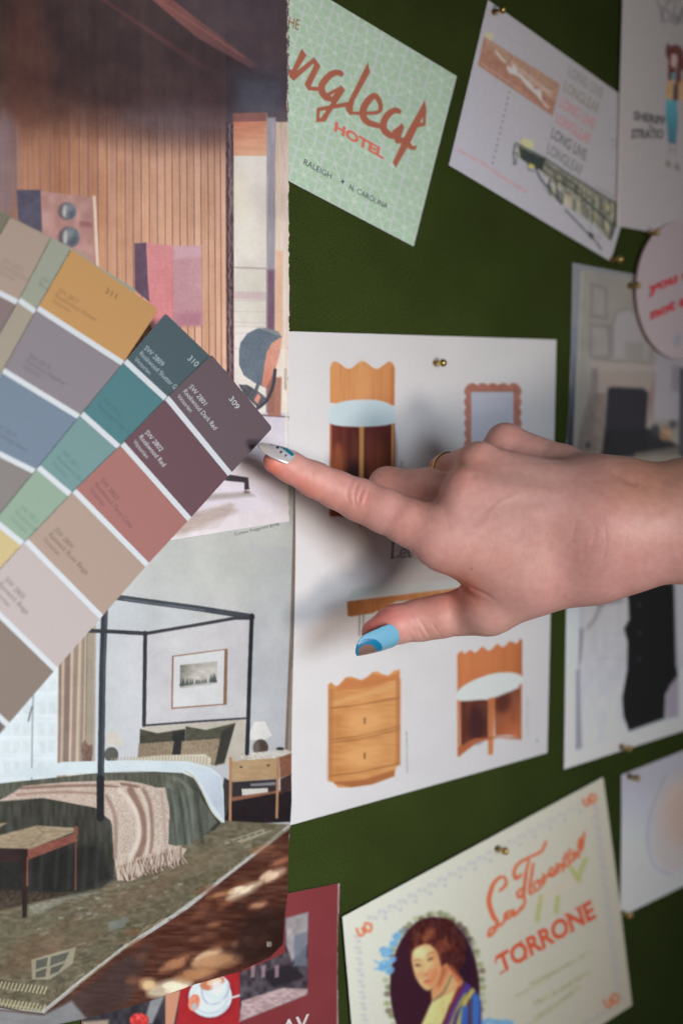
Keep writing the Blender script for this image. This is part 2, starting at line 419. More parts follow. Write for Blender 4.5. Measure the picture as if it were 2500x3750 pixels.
# shell chair and floor
p.z = (0, 750, .7015)
p.grad([(-100, 1085), (1515, 1085), (1515, 1950), (-100, 1950)], (188, 184, 200), (206, 200, 206), (1300, 1100), (1350, 1500), 4)
p.poly([(1196, 1082), (1515, 1104), (1515, 1112), (1196, 1092)], (96, 82, 90), 2, .9)
p.poly([(1395, 900), (1470, 900), (1466, 1104), (1398, 1104)], (150, 96, 80), 8, .9)
p.grad([(1000, 1500), (1400, 1420), (1500, 1560), (1000, 1660)], (208, 204, 214), (196, 190, 204), (1300, 1400), (1250, 1650), 30, .9)
p.poly([(1075, 1512), (1300, 1496), (1330, 1520), (1080, 1545)], (150, 140, 140), 16, .8)
p.poly([(900, 1640), (1200, 1560), (1240, 1600), (960, 1720), (830, 1740)], (170, 152, 144), 30, .8, tex=(10, 8, 60))
for k in range(12):
    y = 1590+k*11; p.line([(960-k*22, y+30), (1230-k*8, y-30)], 4, (140, 122, 116), 5, .35)
p.poly([(1248, 760), (1256, 720), (1290, 672), (1345, 645), (1400, 645), (1450, 662), (1472, 690), (1430, 760), (1385, 955), (1330, 930), (1272, 890), (1248, 835)], (96, 110, 126), 2, tex=(13, 3, 3))
p.poly([(1345, 642), (1390, 642), (1455, 662), (1468, 690), (1420, 672)], (138, 140, 146), 5, .8)
p.grad([(1470, 688), (1462, 770), (1440, 850), (1408, 920), (1386, 956), (1366, 944), (1378, 850), (1392, 770), (1420, 720)], (208, 150, 128), (196, 120, 100), (1450, 700), (1380, 940), 2, tex=(12, 5, 3))
p.line([(1436, 862), (1425, 945), (1392, 1020), (1345, 1062)], 17, (58, 58, 68), 2, sm=True)
p.line([(1350, 930), (1330, 985)], 18, (86, 94, 106), 2)
p.poly([(1244, 938), (1290, 940), (1350, 975), (1392, 1010), (1346, 1060), (1280, 1000)], (84, 84, 94), 3, tex=(22, 5, 5))
p.poly([(1345, 985), (1362, 1000), (1345, 1040), (1325, 1020)], (206, 134, 112), 3)
p.poly([(1170, 1404), (1296, 1424), (1300, 1476), (1304, 1484), (1276, 1490), (1276, 1450), (1176, 1440)], (56, 54, 64), 2)
p.ell(1288, 1500, 16, 8, (120, 100, 96), 0, 6)
p.line([(1490, 860), (1490, 960)], 12, (120, 130, 110), 6, .6); p.line([(1493, 1000), (1494, 1560)], 10, (206, 216, 208), 4, .7)
p.z = (0, 0, 1)
p.noise(6, 140, 90, 9); p.noise(4, 40, 30, 11); p.noise(3, 8, 7, 10)
ed = [(1054+rnd.uniform(-2.5, 2), y) for y in range(-60, 1930, 14)]
for i in range(len(ed)-1): p.line(ed[i:i+2], rnd.uniform(2, 7), (214, 196, 184), 2, rnd.uniform(.3, .95))
H_ROOM = .0065
lp = [(-60, -70), (-60, 2080)]; rp = [(1057, -70), (1056, 300), (1057, 900), (1058, 1500), (1058, 1909)]
room = sheet('magazine_page', lp, rp, p, H_ROOM, .00042, GLOSS, 1.25, relief_room, rag=.0005, desat=.14)
tagit(room, 'torn glossy magazine page showing a timber-lined room, behind the paint cards at top left', 'magazine page', 'loose papers pinned to the board')

# ---------------------------------------------------------------- magazine page: bedroom with four-poster bed
p = Print(-70, 1680, 1130, 3800, 2.0, (186, 192, 198))
B1 = (500, 2000, .4464); B0 = (0, 2200, .4464); Z5 = (0, 2900, .7972); Z4 = (0, 1850, .7972)
p.z = Z4
p.grad([(-100, -200), (1420, -200), (1420, 700), (-100, 700)], (190, 195, 192), (192, 195, 199), (900, 100), (800, 600), 3)
p.ell(1000, 330, 190, 90, (196, 204, 198), .2, 120, .5)
p.z = B0
p.poly([(780, 0), (1190, 0), (1180, 1330), (770, 1330)], (190, 202, 212), 3, tex=(3, 300, 90))
p.grad([(860, 270), (1180, 290), (1165, 1320), (860, 1320)], (190, 197, 203), (199, 202, 210), (880, 600), (1120, 600), 4, .9)
p.poly([(880, 0), (1568, 60), (1568, 200), (1200, 250), (880, 240)], (190, 196, 202), 4, .8)
# window panes and curtain
p.poly([(-60, 1000), (100, 950), (500, 500), (500, 1500), (-60, 1540)], (212, 226, 234), 3)
for cx in (60, 140, 215, 345, 430):
    for cy in (690, 880, 1050, 1200, 1370):
        p.poly([(cx-26, cy-48), (cx+26, cy-48), (cx+26, cy+48), (cx-26, cy+48)], (188, 202, 208), 18, .34, tex=(14, 22, 16))
for y in (760, 940, 1120, 1290): p.line([(-20, y+6), (480, y)], 9, (224, 236, 242), 4, .7)
p.line([(275, 770), (268, 1000), (262, 1530)], 14, (150, 158, 166), 4, .9); p.line([(266, 870), (250, 925), (236, 985)], 15, (96, 104, 114), 5, .8)
p.grad([(480, 520), (790, 190), (780, 1340), (540, 1500), (470, 1500)], (178, 160, 144), (170, 158, 140), (500, 900), (760, 900), 2)
for x0, x1, c, wd in ((498, 500, (128, 104, 92), 26), (520, 508, (198, 176, 156), 14), (560, 548, (124, 102, 92), 44), (596, 584, (206, 184, 164), 14), (630, 610, (146, 122, 108), 34), (662, 640, (204, 186, 166), 12), (690, 672, (142, 122, 108), 22), (706, 700, (196, 180, 160), 10), (742, 738, (156, 144, 126), 60), (716, 706, (116, 100, 88), 8)):
    p.line([(x0, 240), (x1, 1000), (x1-12, 1500)], wd, c, 6, .85)
p.poly([(470, 1340), (560, 1340), (556, 1500), (466, 1500)], (176, 146, 130), 5, .7)
p.poly([(668, 1180), (700, 1140), (725, 1185), (760, 1180), (765, 1220), (750, 1330), (680, 1335)], (118, 92, 82), 4, tex=(16, 20, 12))
p.poly([(550, 1345), (780, 1330), (720, 1360), (600, 1480), (545, 1480)], (206, 190, 174), 3); p.line([(590, 1410), (620, 1400)], 8, (100, 84, 74), 3)
# left lamp
p.poly([(880, 1080), (960, 1070), (1022, 1188), (866, 1186)], (204, 200, 190), 4, tex=(6, 200, 12))
p.ell(915, 1262, 58, 62, (88, 88, 82), 0, 5)
# right wall, wood strip
p.z = B1
p.poly([(930, 0), (1320, 0), (1220, 1680), (900, 1680)], (186, 190, 198), 3, .6)
p.grad([(640, 60), (1260, 60), (1240, 600), (960, 560)], (190, 196, 190), (186, 194, 196), (700, 100), (1100, 500), 60, .7)
p.poly([(1296, -700), (1380, -700), (1372, 0), (1345, 700), (1332, 1000), (1290, 1690), (1216, 1670), (1245, 1000), (1262, 650)], (126, 112, 100), 3, tex=(8, 300, 8))
p.line([(1360, -700), (1350, 0), (1325, 700), (1296, 1200), (1268, 1680)], 12, (58, 44, 38), 4, .85)
p.line([(1340, -500), (1338, 0), (1308, 640), (1290, 900)], 12, (86, 68, 56), 5, .7)
p.line([(1378, -700), (1372, 0), (1342, 700), (1318, 1100), (1300, 1680)], 11, (190, 172, 150), 4, .8)
p.poly([(1268, 1000), (1318, 1000), (1290, 1680), (1240, 1680)], (176, 162, 148), 9, .6)
# framed picture
p.poly([(60, 730), (900, 590), (905, 1410), (60, 1470)], (198, 198, 204), 3, .9, tex=(3, 100, 100))
p.poly([(292, 900), (745, 840), (738, 1300), (285, 1338)], (152, 108, 86), 2)
p.poly([(722, 846), (748, 842), (740, 1300), (712, 1302)], (134, 104, 82), 2)
p.poly([(306, 908), (722, 852), (712, 1292), (298, 1324)], (208, 212, 216), 2)
p.grad([(358, 976), (664, 944), (660, 1130), (357, 1168)], (122, 122, 112), (190, 186, 180), (380, 970), (500, 1050), 2, tex=(16, 24, 40))
for k in range(46):
    x = 362+rnd.random()*292; f_ = abs(x-520)/160; hh = 30+70*f_*rnd.random()
    p.poly([(x-9, 1148-(x-360)*.11), (x, 1148-hh-(x-360)*.11), (x+9, 1148-(x-360)*.11)], (74, 84, 82), 4, .8)
p.poly([(480, 1120), (600, 1110), (658, 1128), (357, 1166)], (176, 180, 176), 10, .5)
# headboard, pillows
p.poly([(40, 1480), (900, 1410), (895, 1800), (30, 1800)], (190, 184, 172), 3, tex=(5, 200, 30))
p.poly([(30, 1500), (170, 1535), (400, 1498), (400, 1720), (22, 1740)], (74, 72, 62), 3, tex=(8, 30, 40))
p.poly([(404, 1478), (570, 1508), (812, 1450), (720, 1780), (640, 1800), (400, 1700)], (82, 82, 68), 3, tex=(10, 30, 40))
p.poly([(700, 1520), (808, 1455), (718, 1780), (640, 1800)], (54, 54, 52), 14, .8); p.poly([(300, 1520), (400, 1510), (390, 1720), (280, 1720)], (42, 42, 44), 12, .9)
p.poly([(20, 1620), (310, 1600), (290, 1720), (10, 1735)], (142, 126, 104), 4, tex=(16, 7, 12))
p.poly([(372, 1600), (688, 1578), (640, 1800), (360, 1720)], (150, 132, 108), 4, tex=(18, 7, 12))
p.poly([(0, 1736), (200, 1715), (560, 1706), (612, 1740), (606, 1800), (-200, 1800), (-600, 1860)], (206, 200, 182), 3)
for x in range(-200, 600, 26): p.line([(x, 1716+abs(x-300)*.05), (x-10, 1800)], 10, (166, 152, 130), 4, .8)
# lamp and bedside table
p.poly([(968, 1440), (1050, 1436), (1112, 1555), (1040, 1592), (896, 1588)], (222, 222, 220), 3, tex=(5, 200, 14))
p.ell(1018, 1652, 62, 68, (82, 70, 62), 0, 5, tex=(10, 30, 30)); p.ell(985, 1660, 26, 55, (124, 112, 104), 0, 20, .6)
p.poly([(900, 1700), (1220, 1668), (1290, 1690), (1170, 1740), (790, 1765)], (198, 194, 184), 3, tex=(22, 12, 18))
p.poly([(1045, 1690), (1180, 1680), (1180, 1706), (1045, 1720)], (206, 204, 200), 2); p.ell(1178, 1662, 34, 13, (52, 50, 54), 0, 3)
p.poly([(1170, 1732), (1292, 1690), (1288, 1860), (1180, 1905)], (138, 86, 62), 3, tex=(8, 20, 20))
p.poly([(775, 1765), (1165, 1736), (1178, 1905), (780, 1935)], (182, 148, 104), 2, tex=(8, 12, 60))
p.poly([(790, 1935), (1160, 1910), (1160, 2110), (780, 2110)], (52, 46, 50), 4); p.poly([(720, 1900), (790, 1935), (770, 2330), (650, 2330)], (58, 54, 54), 6)
p.poly([(930, 1950), (1140, 1935), (1140, 1960), (940, 1970)], (130, 128, 136), 4); p.poly([(862, 1992), (1078, 1985), (1078, 2038), (866, 2046)], (206, 206, 198), 3)
p.poly([(780, 2060), (1270, 1990), (1270, 2015), (1150, 2085), (780, 2095)], (142, 92, 66), 3)
p.poly([(780, 2095), (1280, 2000), (1262, 2262), (700, 2290)], (34, 26, 32), 5); p.poly([(1180, 1910), (1288, 1860), (1275, 1990), (1180, 2040)], (66, 42, 44), 5)
for x0, x1, y1 in ((772, 768, 2250), (1160, 1150, 2225)): p.line([(x0, 1740), (x1, y1)], 22, (176, 126, 86), 2)
p.ell(858, 1812, 14, 8, (74, 64, 52), 0, 3); p.ell(1080, 1798, 14, 8, (74, 64, 52), 0, 3)
# rug, floor
p.z = Z5
p.poly([(-100, 60), (1330, 150), (1332, 165), (690, 640), (200, 1010), (-100, 980)], (106, 98, 76), 3, tex=(16, 12, 22))
for k in range(620):
    x = rnd.uniform(-40, 1250); y = rnd.uniform(170, 950)
    if y > 1010-(x-200)*.72 or y < 640-(x+200)*.42: continue
    s_ = .35+.65*(y/900)
    c = rnd.choice([(136, 124, 98), (84, 80, 62), (154, 146, 124), (122, 94, 70), (70, 70, 58), (108, 112, 88)])
    a = rnd.uniform(7, 34)*s_; b_ = rnd.uniform(3, 9)*s_; q = -.3
    p.poly([(x-a, y-q*a-b_), (x+a, y+q*a-b_), (x+a, y+q*a+b_), (x-a, y-q*a+b_)], c, 4, .6)
for (x, y) in ((450, 490), (690, 480), (655, 435), (480, 525), (505, 525), (280, 580), (370, 535), (440, 565), (715, 395), (830, 425), (1045, 235), (180, 630), (410, 560)):
    p.poly([(x-11, y-3), (x+9, y-7), (x+11, y+1), (x-9, y+6)], (170, 172, 164), 6, .7)
for x, y, a, b_, c in ((250, 690, 240, 70, (122, 92, 68)), (620, 480, 200, 50, (128, 100, 76)), (900, 330, 160, 36, (134, 110, 84)), (120, 620, 160, 40, (104, 104, 78)), (700, 330, 160, 30, (112, 110, 86)), (420, 620, 120, 30, (96, 96, 74)), (100, 800, 140, 30, (112, 82, 62))): p.ell(x, y, a, b_, c, -.35, 60, .42, tex=(12, 5, 12))
for k in range(52):
    f_ = k/51; x = 330+f_*860; y = 905-f_*640-18*math.sin(f_*3)+rnd.uniform(-16, 8); s_ = 1.25-.7*f_; q = -.62
    p.poly([(x-16*s_, y+10*s_), (x+14*s_, y-9*s_), (x+18*s_, y+1*s_), (x-12*s_, y+20*s_)], rnd.choice([(160, 142, 112), (146, 124, 96), (82, 80, 62), (128, 108, 82)]), 3, .75)
p.poly([(1060, 220), (1200, 172), (1250, 178), (1110, 236)], (158, 150, 122), 4); 
for x in range(1075, 1230, 34): p.poly([(x, 222-(x-1075)*.32), (x+24, 212-(x-1075)*.32), (x+30, 218-(x-1075)*.32), (x+8, 228-(x-1075)*.32)], (96, 96, 88), 3)
p.poly([(145, 770), (350, 712), (335, 790), (230, 862), (150, 862)], (160, 154, 128), 5, .9)
for q in ([(168, 775), (222, 760), (215, 800), (165, 815)], [(235, 757), (320, 735), (300, 775), (230, 800)], [(165, 828), (215, 810), (210, 850), (165, 855)], [(235, 808), (300, 785), (270, 825), (232, 840)]): p.poly(q, (84, 84, 78), 4, .9)
p.poly([(500, 600), (600, 570), (570, 620), (500, 640)], (122, 128, 120), 8, .8)
p.poly([(-60, 850), (215, 900), (190, 925), (-60, 880)], (92, 82, 62), 3)
for x in range(-40, 220, 17):
    p.line([(x, 872+x*.12), (x-12, 900+x*.12)], 8, (186, 180, 142), 2, .9); p.line([(x-6, 950+x*.14), (x-22, 984+x*.14)], 8, (186, 180, 142), 2, .9)
p.line([(-60, 960), (190, 1003)], 5, (178, 172, 136), 3)
# border of the rug
p.line([(1325, 158), (1050, 375), (860, 525), (690, 635), (560, 720), (380, 860), (200, 1006)], 11, (184, 184, 178), 3, tex=(16, 5, 5))
p.line([(1300, 185), (1040, 350), (850, 500), (680, 605), (545, 690), (365, 830), (190, 975)], 16, (104, 98, 72), 8, .6, tex=(30, 6, 6))
p.line([(-60, 975), (100, 1008), (200, 1020)], 6, (40, 40, 38), 3)
p.poly([(1335, 165), (1045, 390), (860, 540), (690, 650), (560, 735), (380, 875), (200, 1022), (-100, 985), (-100, 1200), (1335, 1200)], (88, 46, 32), 3, tex=(16, 10, 70))
p.poly([(220, 1010), (420, 880), (560, 760), (700, 700), (600, 960), (400, 1066), (200, 1100)], (74, 54, 52), 30, .9, tex=(6, 10, 60))
p.poly([(-100, 990), (200, 1025), (330, 960), (420, 1066), (-100, 1150)], (138, 140, 144), 14, .95, tex=(5, 10, 60))
for k in range(70):
    x = rnd.uniform(560, 1320); y = rnd.uniform(240, 900)
    if y < 1040-x*.66: continue
    a = rnd.uniform(15, 60); p.ell(x, y, a, a*.32, rnd.choice([(140, 80, 50), (50, 24, 20), (166, 100, 62), (112, 58, 38)]), -.35+rnd.uniform(-.3, .3), 22, .5)
for x, y, a, b_, c, rr in ((1120, 455, 80, 18, (255, 236, 200), -.45), (1250, 385, 62, 18, (246, 208, 170), -.45), (1185, 520, 40, 14, (196, 136, 100), -.3), (1290, 320, 50, 14, (166, 98, 66), -.4), (950, 760, 70, 24, (232, 190, 140), -.45), (1000, 780, 110, 34, (196, 140, 92), -.2), (800, 790, 70, 20, (182, 118, 76), -.5), (1140, 680, 26, 18, (196, 138, 104), 0), (1085, 700, 20, 16, (176, 118, 88), 0), (780, 900, 100, 34, (255, 240, 206), -.25), (680, 885, 34, 26, (236, 196, 138), 0), (900, 840, 90, 28, (190, 128, 78), -.2), (980, 610, 30, 10, (150, 92, 60), -.3), (1010, 470, 60, 10, (176, 116, 72), -.3)):
    p.ell(x, y, a*1.1, b_*1.1, c, rr, 24, .7)
    for q in range(4): p.ell(x+rnd.uniform(-.5, .5)*a, y+rnd.uniform(-.4, .4)*b_, a*rnd.uniform(.3, .6), b_*rnd.uniform(.4, .7), c, rr+rnd.uniform(-.2, .2), 9, .7)
p.poly([(1130, 560), (1320, 520), (1320, 760), (1130, 790), (1060, 740)], (50, 28, 26), 50, .8)
p.line([(1228, 690), (1230, 710)], 5, (206, 196, 186), 1); p.ell(1240, 700, 7, 11, (206, 196, 186), 0, 2); p.ell(1240, 700, 3, 6, (60, 32, 28), 0, 2)
# bed linen
p.z = B1
p.poly([(-1250, 1900), (-600, 1770), (0, 1755), (420, 1765), (600, 1810), (690, 1880), (715, 2000), (722, 2270), (690, 2262), (600, 2180), (540, 2010), (470, 1880), (0, 1840), (-900, 1900)], (204, 220, 228), 3)
p.grad([(420, 1800), (600, 1830), (690, 1900), (712, 2050), (718, 2250), (640, 2140), (560, 1990), (490, 1880)], (196, 212, 226), (176, 188, 208), (500, 1820), (660, 2150), 14, .8)
p.poly([(-1250, 1960), (-300, 1860), (150, 1850), (380, 1862), (470, 1905), (540, 2010), (610, 2170), (690, 2270), (650, 2330), (300, 2500), (-1250, 2600)], (88, 90, 78), 3, tex=(16, 70, 10))
for q, c, wd in (([(300, 1900), (400, 1960), (470, 2100), (510, 2350)], (128, 138, 128), 34), ([(250, 1960), (330, 2060), (380, 2200), (400, 2400)], (122, 132, 124), 26), ([(440, 1920), (520, 2050), (570, 2250), (580, 2350)], (56, 60, 58), 30), ([(270, 2000), (300, 2140), (320, 2350)], (62, 66, 62), 22), ([(340, 1930), (430, 2060), (450, 2350)], (66, 72, 66), 12)): p.line(q, wd, c, 34, .7, sm=True)
p.poly([(520, 2000), (600, 2160), (690, 2268), (640, 2330), (540, 2330), (560, 2180)], (46, 48, 48), 8, .85)
p.line([(400, 1846), (480, 1900), (545, 2030), (620, 2180), (700, 2266)], 9, (196, 188, 158), 3, .9, sm=True)
p.z = Z5
p.poly([(765, -10), (900, -10), (1000, 140), (930, 205), (840, 245), (780, 260)], (92, 98, 88), 5, tex=(10, 60, 10))
for x, q, w_ in ((797, 20, 16), (842, 26, 9), (872, 8, 22)): p.line([(x-16, -10), (x+rnd.uniform(0, 22), 90), (x+6, 160), (x+q, 240)], w_, (124, 134, 122), 16, .6, sm=True)
for x, w_ in ((784, 8), (826, 14), (858, 6), (905, 18)): p.line([(x-6, -10), (x+rnd.uniform(6, 26), 110), (x+26, 235)], w_, (52, 54, 48), 13, .6, sm=True)
# dark drape over the foot of the bed
p.poly([(-80, 30), (100, 20), (440, 50), (500, 120), (530, 300), (520, 400), (470, 440), (360, 460), (-80, 460)], (60, 60, 54), 5, tex=(14, 70, 12))
p.poly([(-80, 260), (120, 250), (460, 240), (520, 400), (360, 470), (-80, 500)], (30, 32, 32), 40, .85)
for x in (150, 200, 270, 330, 400, 455): p.line([(x+20, 60), (x, 200), (x-14, 440)], 10, (84, 84, 78), 22, .4)
p.poly([(-80, 445), (330, 465), (210, 500), (-80, 560)], (66, 54, 44), 12, .9, tex=(16, 8, 10))
p.poly([(130, 520), (300, 480), (460, 460), (300, 500), (140, 580)], (152, 154, 140), 16, .6, tex=(30, 6, 8))
# knitted throw
p.z = Z4
p.poly([(30, 1340), (110, 1290), (300, 1272), (560, 1264), (640, 1275), (700, 1290), (750, 1320), (775, 1370), (782, 1443), (500, 1443), (440, 1390), (200, 1345), (0, 1360), (-60, 1380)], (192, 172, 158), 3, tex=(16, 5, 5))
for q, c, wd in (([(100, 1300), (300, 1290), (500, 1290), (620, 1330), (660, 1400)], (128, 96, 82), 12), ([(80, 1330), (300, 1318), (500, 1335), (570, 1400)], (150, 116, 100), 9), ([(560, 1280), (640, 1300), (690, 1360), (705, 1443)], (128, 96, 84), 14), ([(480, 1350), (560, 1390), (600, 1443)], (134, 102, 88), 9)): p.line(q, wd, c, 7, .85, sm=True)
p.z = Z5
p.poly([(470, -20), (760, -20), (778, 80), (775, 240), (860, 262), (820, 320), (720, 350), (600, 410), (540, 405), (525, 300), (515, 150), (480, 60)], (196, 178, 164), 4, tex=(20, 5, 5))
for q, c, wd in (([(600, -10), (650, 100), (660, 220), (630, 310)], (132, 98, 82), 30), ([(550, -10), (620, 80), (640, 200), (600, 300)], (222, 208, 196), 22), ([(660, -10), (690, 60), (700, 200), (690, 280)], (140, 108, 94), 16), ([(640, -10), (680, 100), (680, 240), (670, 300)], (212, 198, 184), 10), ([(490, 20), (530, 120), (530, 300)], (150, 124, 112), 18), ([(740, 0), (755, 120), (760, 250)], (176, 150, 138), 10)): p.line(q, wd, c, 9, .8, sm=True)
for k in range(46):
    f_ = k/45; x = 540+f_*290; y = 345-f_*85; dx = rnd.uniform(-30, 45)
    if k % 2: p.line([(x, y), (x+dx*.4, y+34), (x+dx, y+70)], 7, (92, 66, 56), 4, .8, sm=True)
    p.line([(x+4, y-14), (x+dx*.5, y+30), (x+dx+8, y+64)], 6, rnd.choice([(184, 162, 144), (204, 188, 172), (156, 134, 116)]), 3, .95, sm=True)
# bench with woven seat
p.poly([(100, 250), (132, 250), (124, 575), (104, 580)], (46, 32, 32), 3); p.line([(350, 170), (348, 450)], 9, (112, 66, 54), 3); p.line([(128, 300), (126, 430)], 7, (150, 84, 66), 3)
p.poly([(128, 262), (350, 190), (356, 225), (130, 312)], (138, 78, 66), 3, tex=(10, 10, 30))
p.poly([(-60, 215), (170, 155), (345, 165), (340, 185), (140, 262), (-60, 256)], (158, 140, 112), 3, tex=(14, 4, 18))
p.line([(170, 160), (200, 185), (340, 180)], 4, (124, 106, 80), 4, .8); p.line([(200, 185), (140, 250)], 5, (128, 108, 82), 4, .8); p.poly([(340, 160), (360, 158), (360, 200), (342, 205)], (130, 78, 62), 2)
p.poly([(-60, 262), (100, 262), (100, 320), (-60, 330)], (52, 34, 36), 4); p.poly([(-60, 148), (36, 142), (0, 162), (-60, 175)], (150, 132, 106), 3)
# bed posts and rails
p.z = B0
bl = (50, 56, 66)
p.line([(860, 70), (842, 560), (836, 1000), (826, 1600)], 54, bl, 2); p.line([(872, 90), (856, 560), (850, 1000), (842, 1600)], 8, (96, 104, 116), 8, .8)
p.line([(700, 246), (860, 250), (1200, 268)], 32, (52, 56, 62), 2); p.line([(1192, 262), (1182, 1020)], 30, (46, 50, 58), 2)
p.z = B1
p.line([(-300, 400), (0, 442), (500, 510), (948, 580)], 46, (62, 70, 80), 2); p.line([(-100, 436), (200, 478), (560, 526)], 8, (130, 140, 148), 8, .7)
p.line([(-60, 712), (80, 716), (500, 645), (800, 592), (930, 590)], 27, (58, 60, 68), 2)
p.line([(946, 568), (930, 1000), (914, 1500), (906, 1700)], 34, (42, 46, 54), 2); p.line([(74, 720), (64, 1470)], 28, (50, 54, 62), 2)
p.line([(56, 1472), (500, 1438), (895, 1412)], 17, (66, 68, 78), 2)
p.z = Z5
p.line([(462, -60), (462, 60), (462, 120)], 34, (32, 34, 38), 4)
p.z = (0, 0, 1); p.noise(5, 130, 90, 19); p.noise(3.5, 34, 40, 21); p.noise(3, 8, 8, 20)
def relief_bed(x, z):
    e = (P(1112, 2300)[0]-x)
    return relief_page(x, z)*.7-.002*np.exp(-(e/.012)**2)
lp = [(-60, 1800), (-60, 2600), (-60, 3300), (-60, 3790)]
rp = [(1119, 1728), (1112, 2000), (1098, 2312), (1091, 2446), (1080, 2714), (1063, 3027), (1058, 3060), (1052, 3283), (1044, 3346), (1036, 3458), (988, 3506), (877, 3558), (701, 3609), (550, 3665), (319, 3729), (100, 3775)]
bed = sheet('magazine_page', lp, rp, p, .0032, .00045, GLOSS, .97, relief_bed, desat=.16)
tagit(bed, 'glossy magazine page showing a black four-poster bed and patterned rug, lower left', 'magazine page', 'loose papers pinned to the board')
ink = Ink(.0032, relief_bed)
ink.text('Coleen Fitzgerald $548', (860, 1962), (1023, 1924), (-2, -12), (92, 96, 98))
ink.build('caption', bed)

# ---------------------------------------------------------------- red magazine cover under it
p = Print(180, 3200, 1300, 3900, 2.0, (128, 46, 52)); p.z = Z5
p.a += 0
p.poly([(1310, 400), (1570, 400), (1570, 1300), (1310, 1300)], (132, 54, 60), 20, .6, tex=(4, 60, 60))
p.poly([(380, 930), (1110, 800), (1110, 1300), (380, 1300)], (52, 48, 56), 3, tex=(14, 30, 20))
p.poly([(690, 960), (760, 930), (700, 1066), (660, 1066)], (190, 196, 198), 10, .6)
p.ell(640, 1050, 44, 34, (206, 52, 50), 0, 8, tex=(30, 10, 10)); p.poly([(380, 1056), (500, 1046), (500, 1300), (380, 1300)], (176, 158, 134), 12, .8)
p.poly([(760, 930), (830, 910), (800, 1066), (760, 1100)], (196, 136, 106), 4)
p.poly([(830, 905), (1100, 815), (1112, 1300), (780, 1300)], (168, 26, 36), 3, tex=(6, 40, 40))
p.ell(966, 945, 106, 96, (118, 20, 28), 0, 26, .7); p.ell(966, 942, 100, 94, (208, 222, 230), -.2, 3); p.ell(966, 944, 84, 78, (190, 204, 216), -.2, 6); p.ell(964, 942, 76, 70, (212, 226, 234), -.2, 5)
p.ell(990, 895, 66, 56, (204, 218, 228), 0, 4); p.ell(975, 878, 58, 30, (196, 120, 84), -.3, 4); p.ell(985, 872, 36, 14, (222, 186, 150), -.3, 6)
p.line([(925, 900), (935, 950), (965, 975), (1010, 965), (1045, 925), (1052, 880)], 7, (150, 164, 180), 8, .8, sm=True); p.line([(870, 930), (885, 1000), (940, 1032), (1000, 1028), (1050, 985)], 5, (160, 172, 188), 5, .8, sm=True); p.ell(1000, 900, 30, 34, (228, 236, 242), 0, 22, .8)
p.ell(892, 968, 26, 40, (222, 130, 96), .3, 4, tex=(20, 8, 8)); p.ell(893, 985, 14, 16, (180, 176, 180), 0, 3); p.line([(960, 975), (1100, 935)], 9, (206, 212, 220), 2)
p.poly([(1310, 582), (1416, 552), (1412, 930), (1100, 1056), (1105, 830), (1310, 740)], (70, 62, 70), 3, tex=(24, 26, 18))
p.poly([(1312, 580), (1416, 552), (1410, 700), (1340, 780), (1314, 700)], (168, 162, 164), 8, .9, tex=(22, 26, 18)); p.poly([(1350, 660), (1408, 640), (1408, 800), (1350, 800)], (108, 116, 132), 8, .8)
p.poly([(1110, 960), (1300, 900), (1412, 905), (1412, 930), (1100, 1056)], (186, 158, 160), 6, .95, tex=(24, 10, 18)); p.poly([(1200, 830), (1330, 790), (1400, 850), (1260, 900)], (40, 34, 42), 10, .9)
for x in (1160, 1208, 1270): p.poly([(x-8, 800), (x+12, 795), (x+10, 850), (x-8, 855)], (160, 130, 140), 4, .8)
p.line([(1556, 418), (1550, 1300)], 6, (214, 196, 200), 2, tex=(30, 4, 4))
red = sheet('magazine_cover', [(300, 3420), (300, 3900)], [(1243, 3235), (1236, 3415), (1235, 3560), (1240, 3900)], p, .0014, .0006, GLOSS, 1.2, rag=.0002)
# true top edge: from the hidden left corner up to the visible right corner
tagit(red, 'dark red magazine cover with coffee cup picture, bottom edge beside the candy label', 'magazine', 'loose papers pinned to the board')
ink = Ink(.0014); ink.z = Z5
ink.text('AV', (1290, 1118), (1416, 1084), (4, -66), (224, 214, 216), bold=.01, gain=1.1)
ink.build('lettering', red)
# ---------------------------------------------------------------- page of scalloped furniture
A7 = (1000, 1150, .9566)
p = Print(1030, 1180, 2060, 3060, 2.0, (206, 205, 208)); p.z = A7
rnd = random.Random(8)
def wood(pts, c0, c1, a, b_, soft=2, tex=(9, 160, 9), **k):
    p.grad(pts, c0, c1, a, b_, soft, tex=tex, **k)
    p.grad(pts, c0, c1, a, b_, soft, tex=(16, tex[1], tex[2]*.4), al=.5)
def scal(x0, x1, y0, y1, n, amp, up=True):
    out = []
    for i in range(n*8+1):
        f_ = i/(n*8); x = x0+(x1-x0)*f_; y = y0+(y1-y0)*f_
        out.append((x, y+amp*(-.5+abs(math.sin(math.pi*n*f_))*1.0)*(-1 if up else 1)))
    return out
def wavy(x0, x1, y0, y1, n, amp):
    return [(x0+(x1-x0)*i/(n*10), y0+(y1-y0)*i/(n*10)-amp*math.cos(2*math.pi*n*i/(n*10))) for i in range(n*10+1)]
og, od = (208, 142, 86), (178, 104, 58)
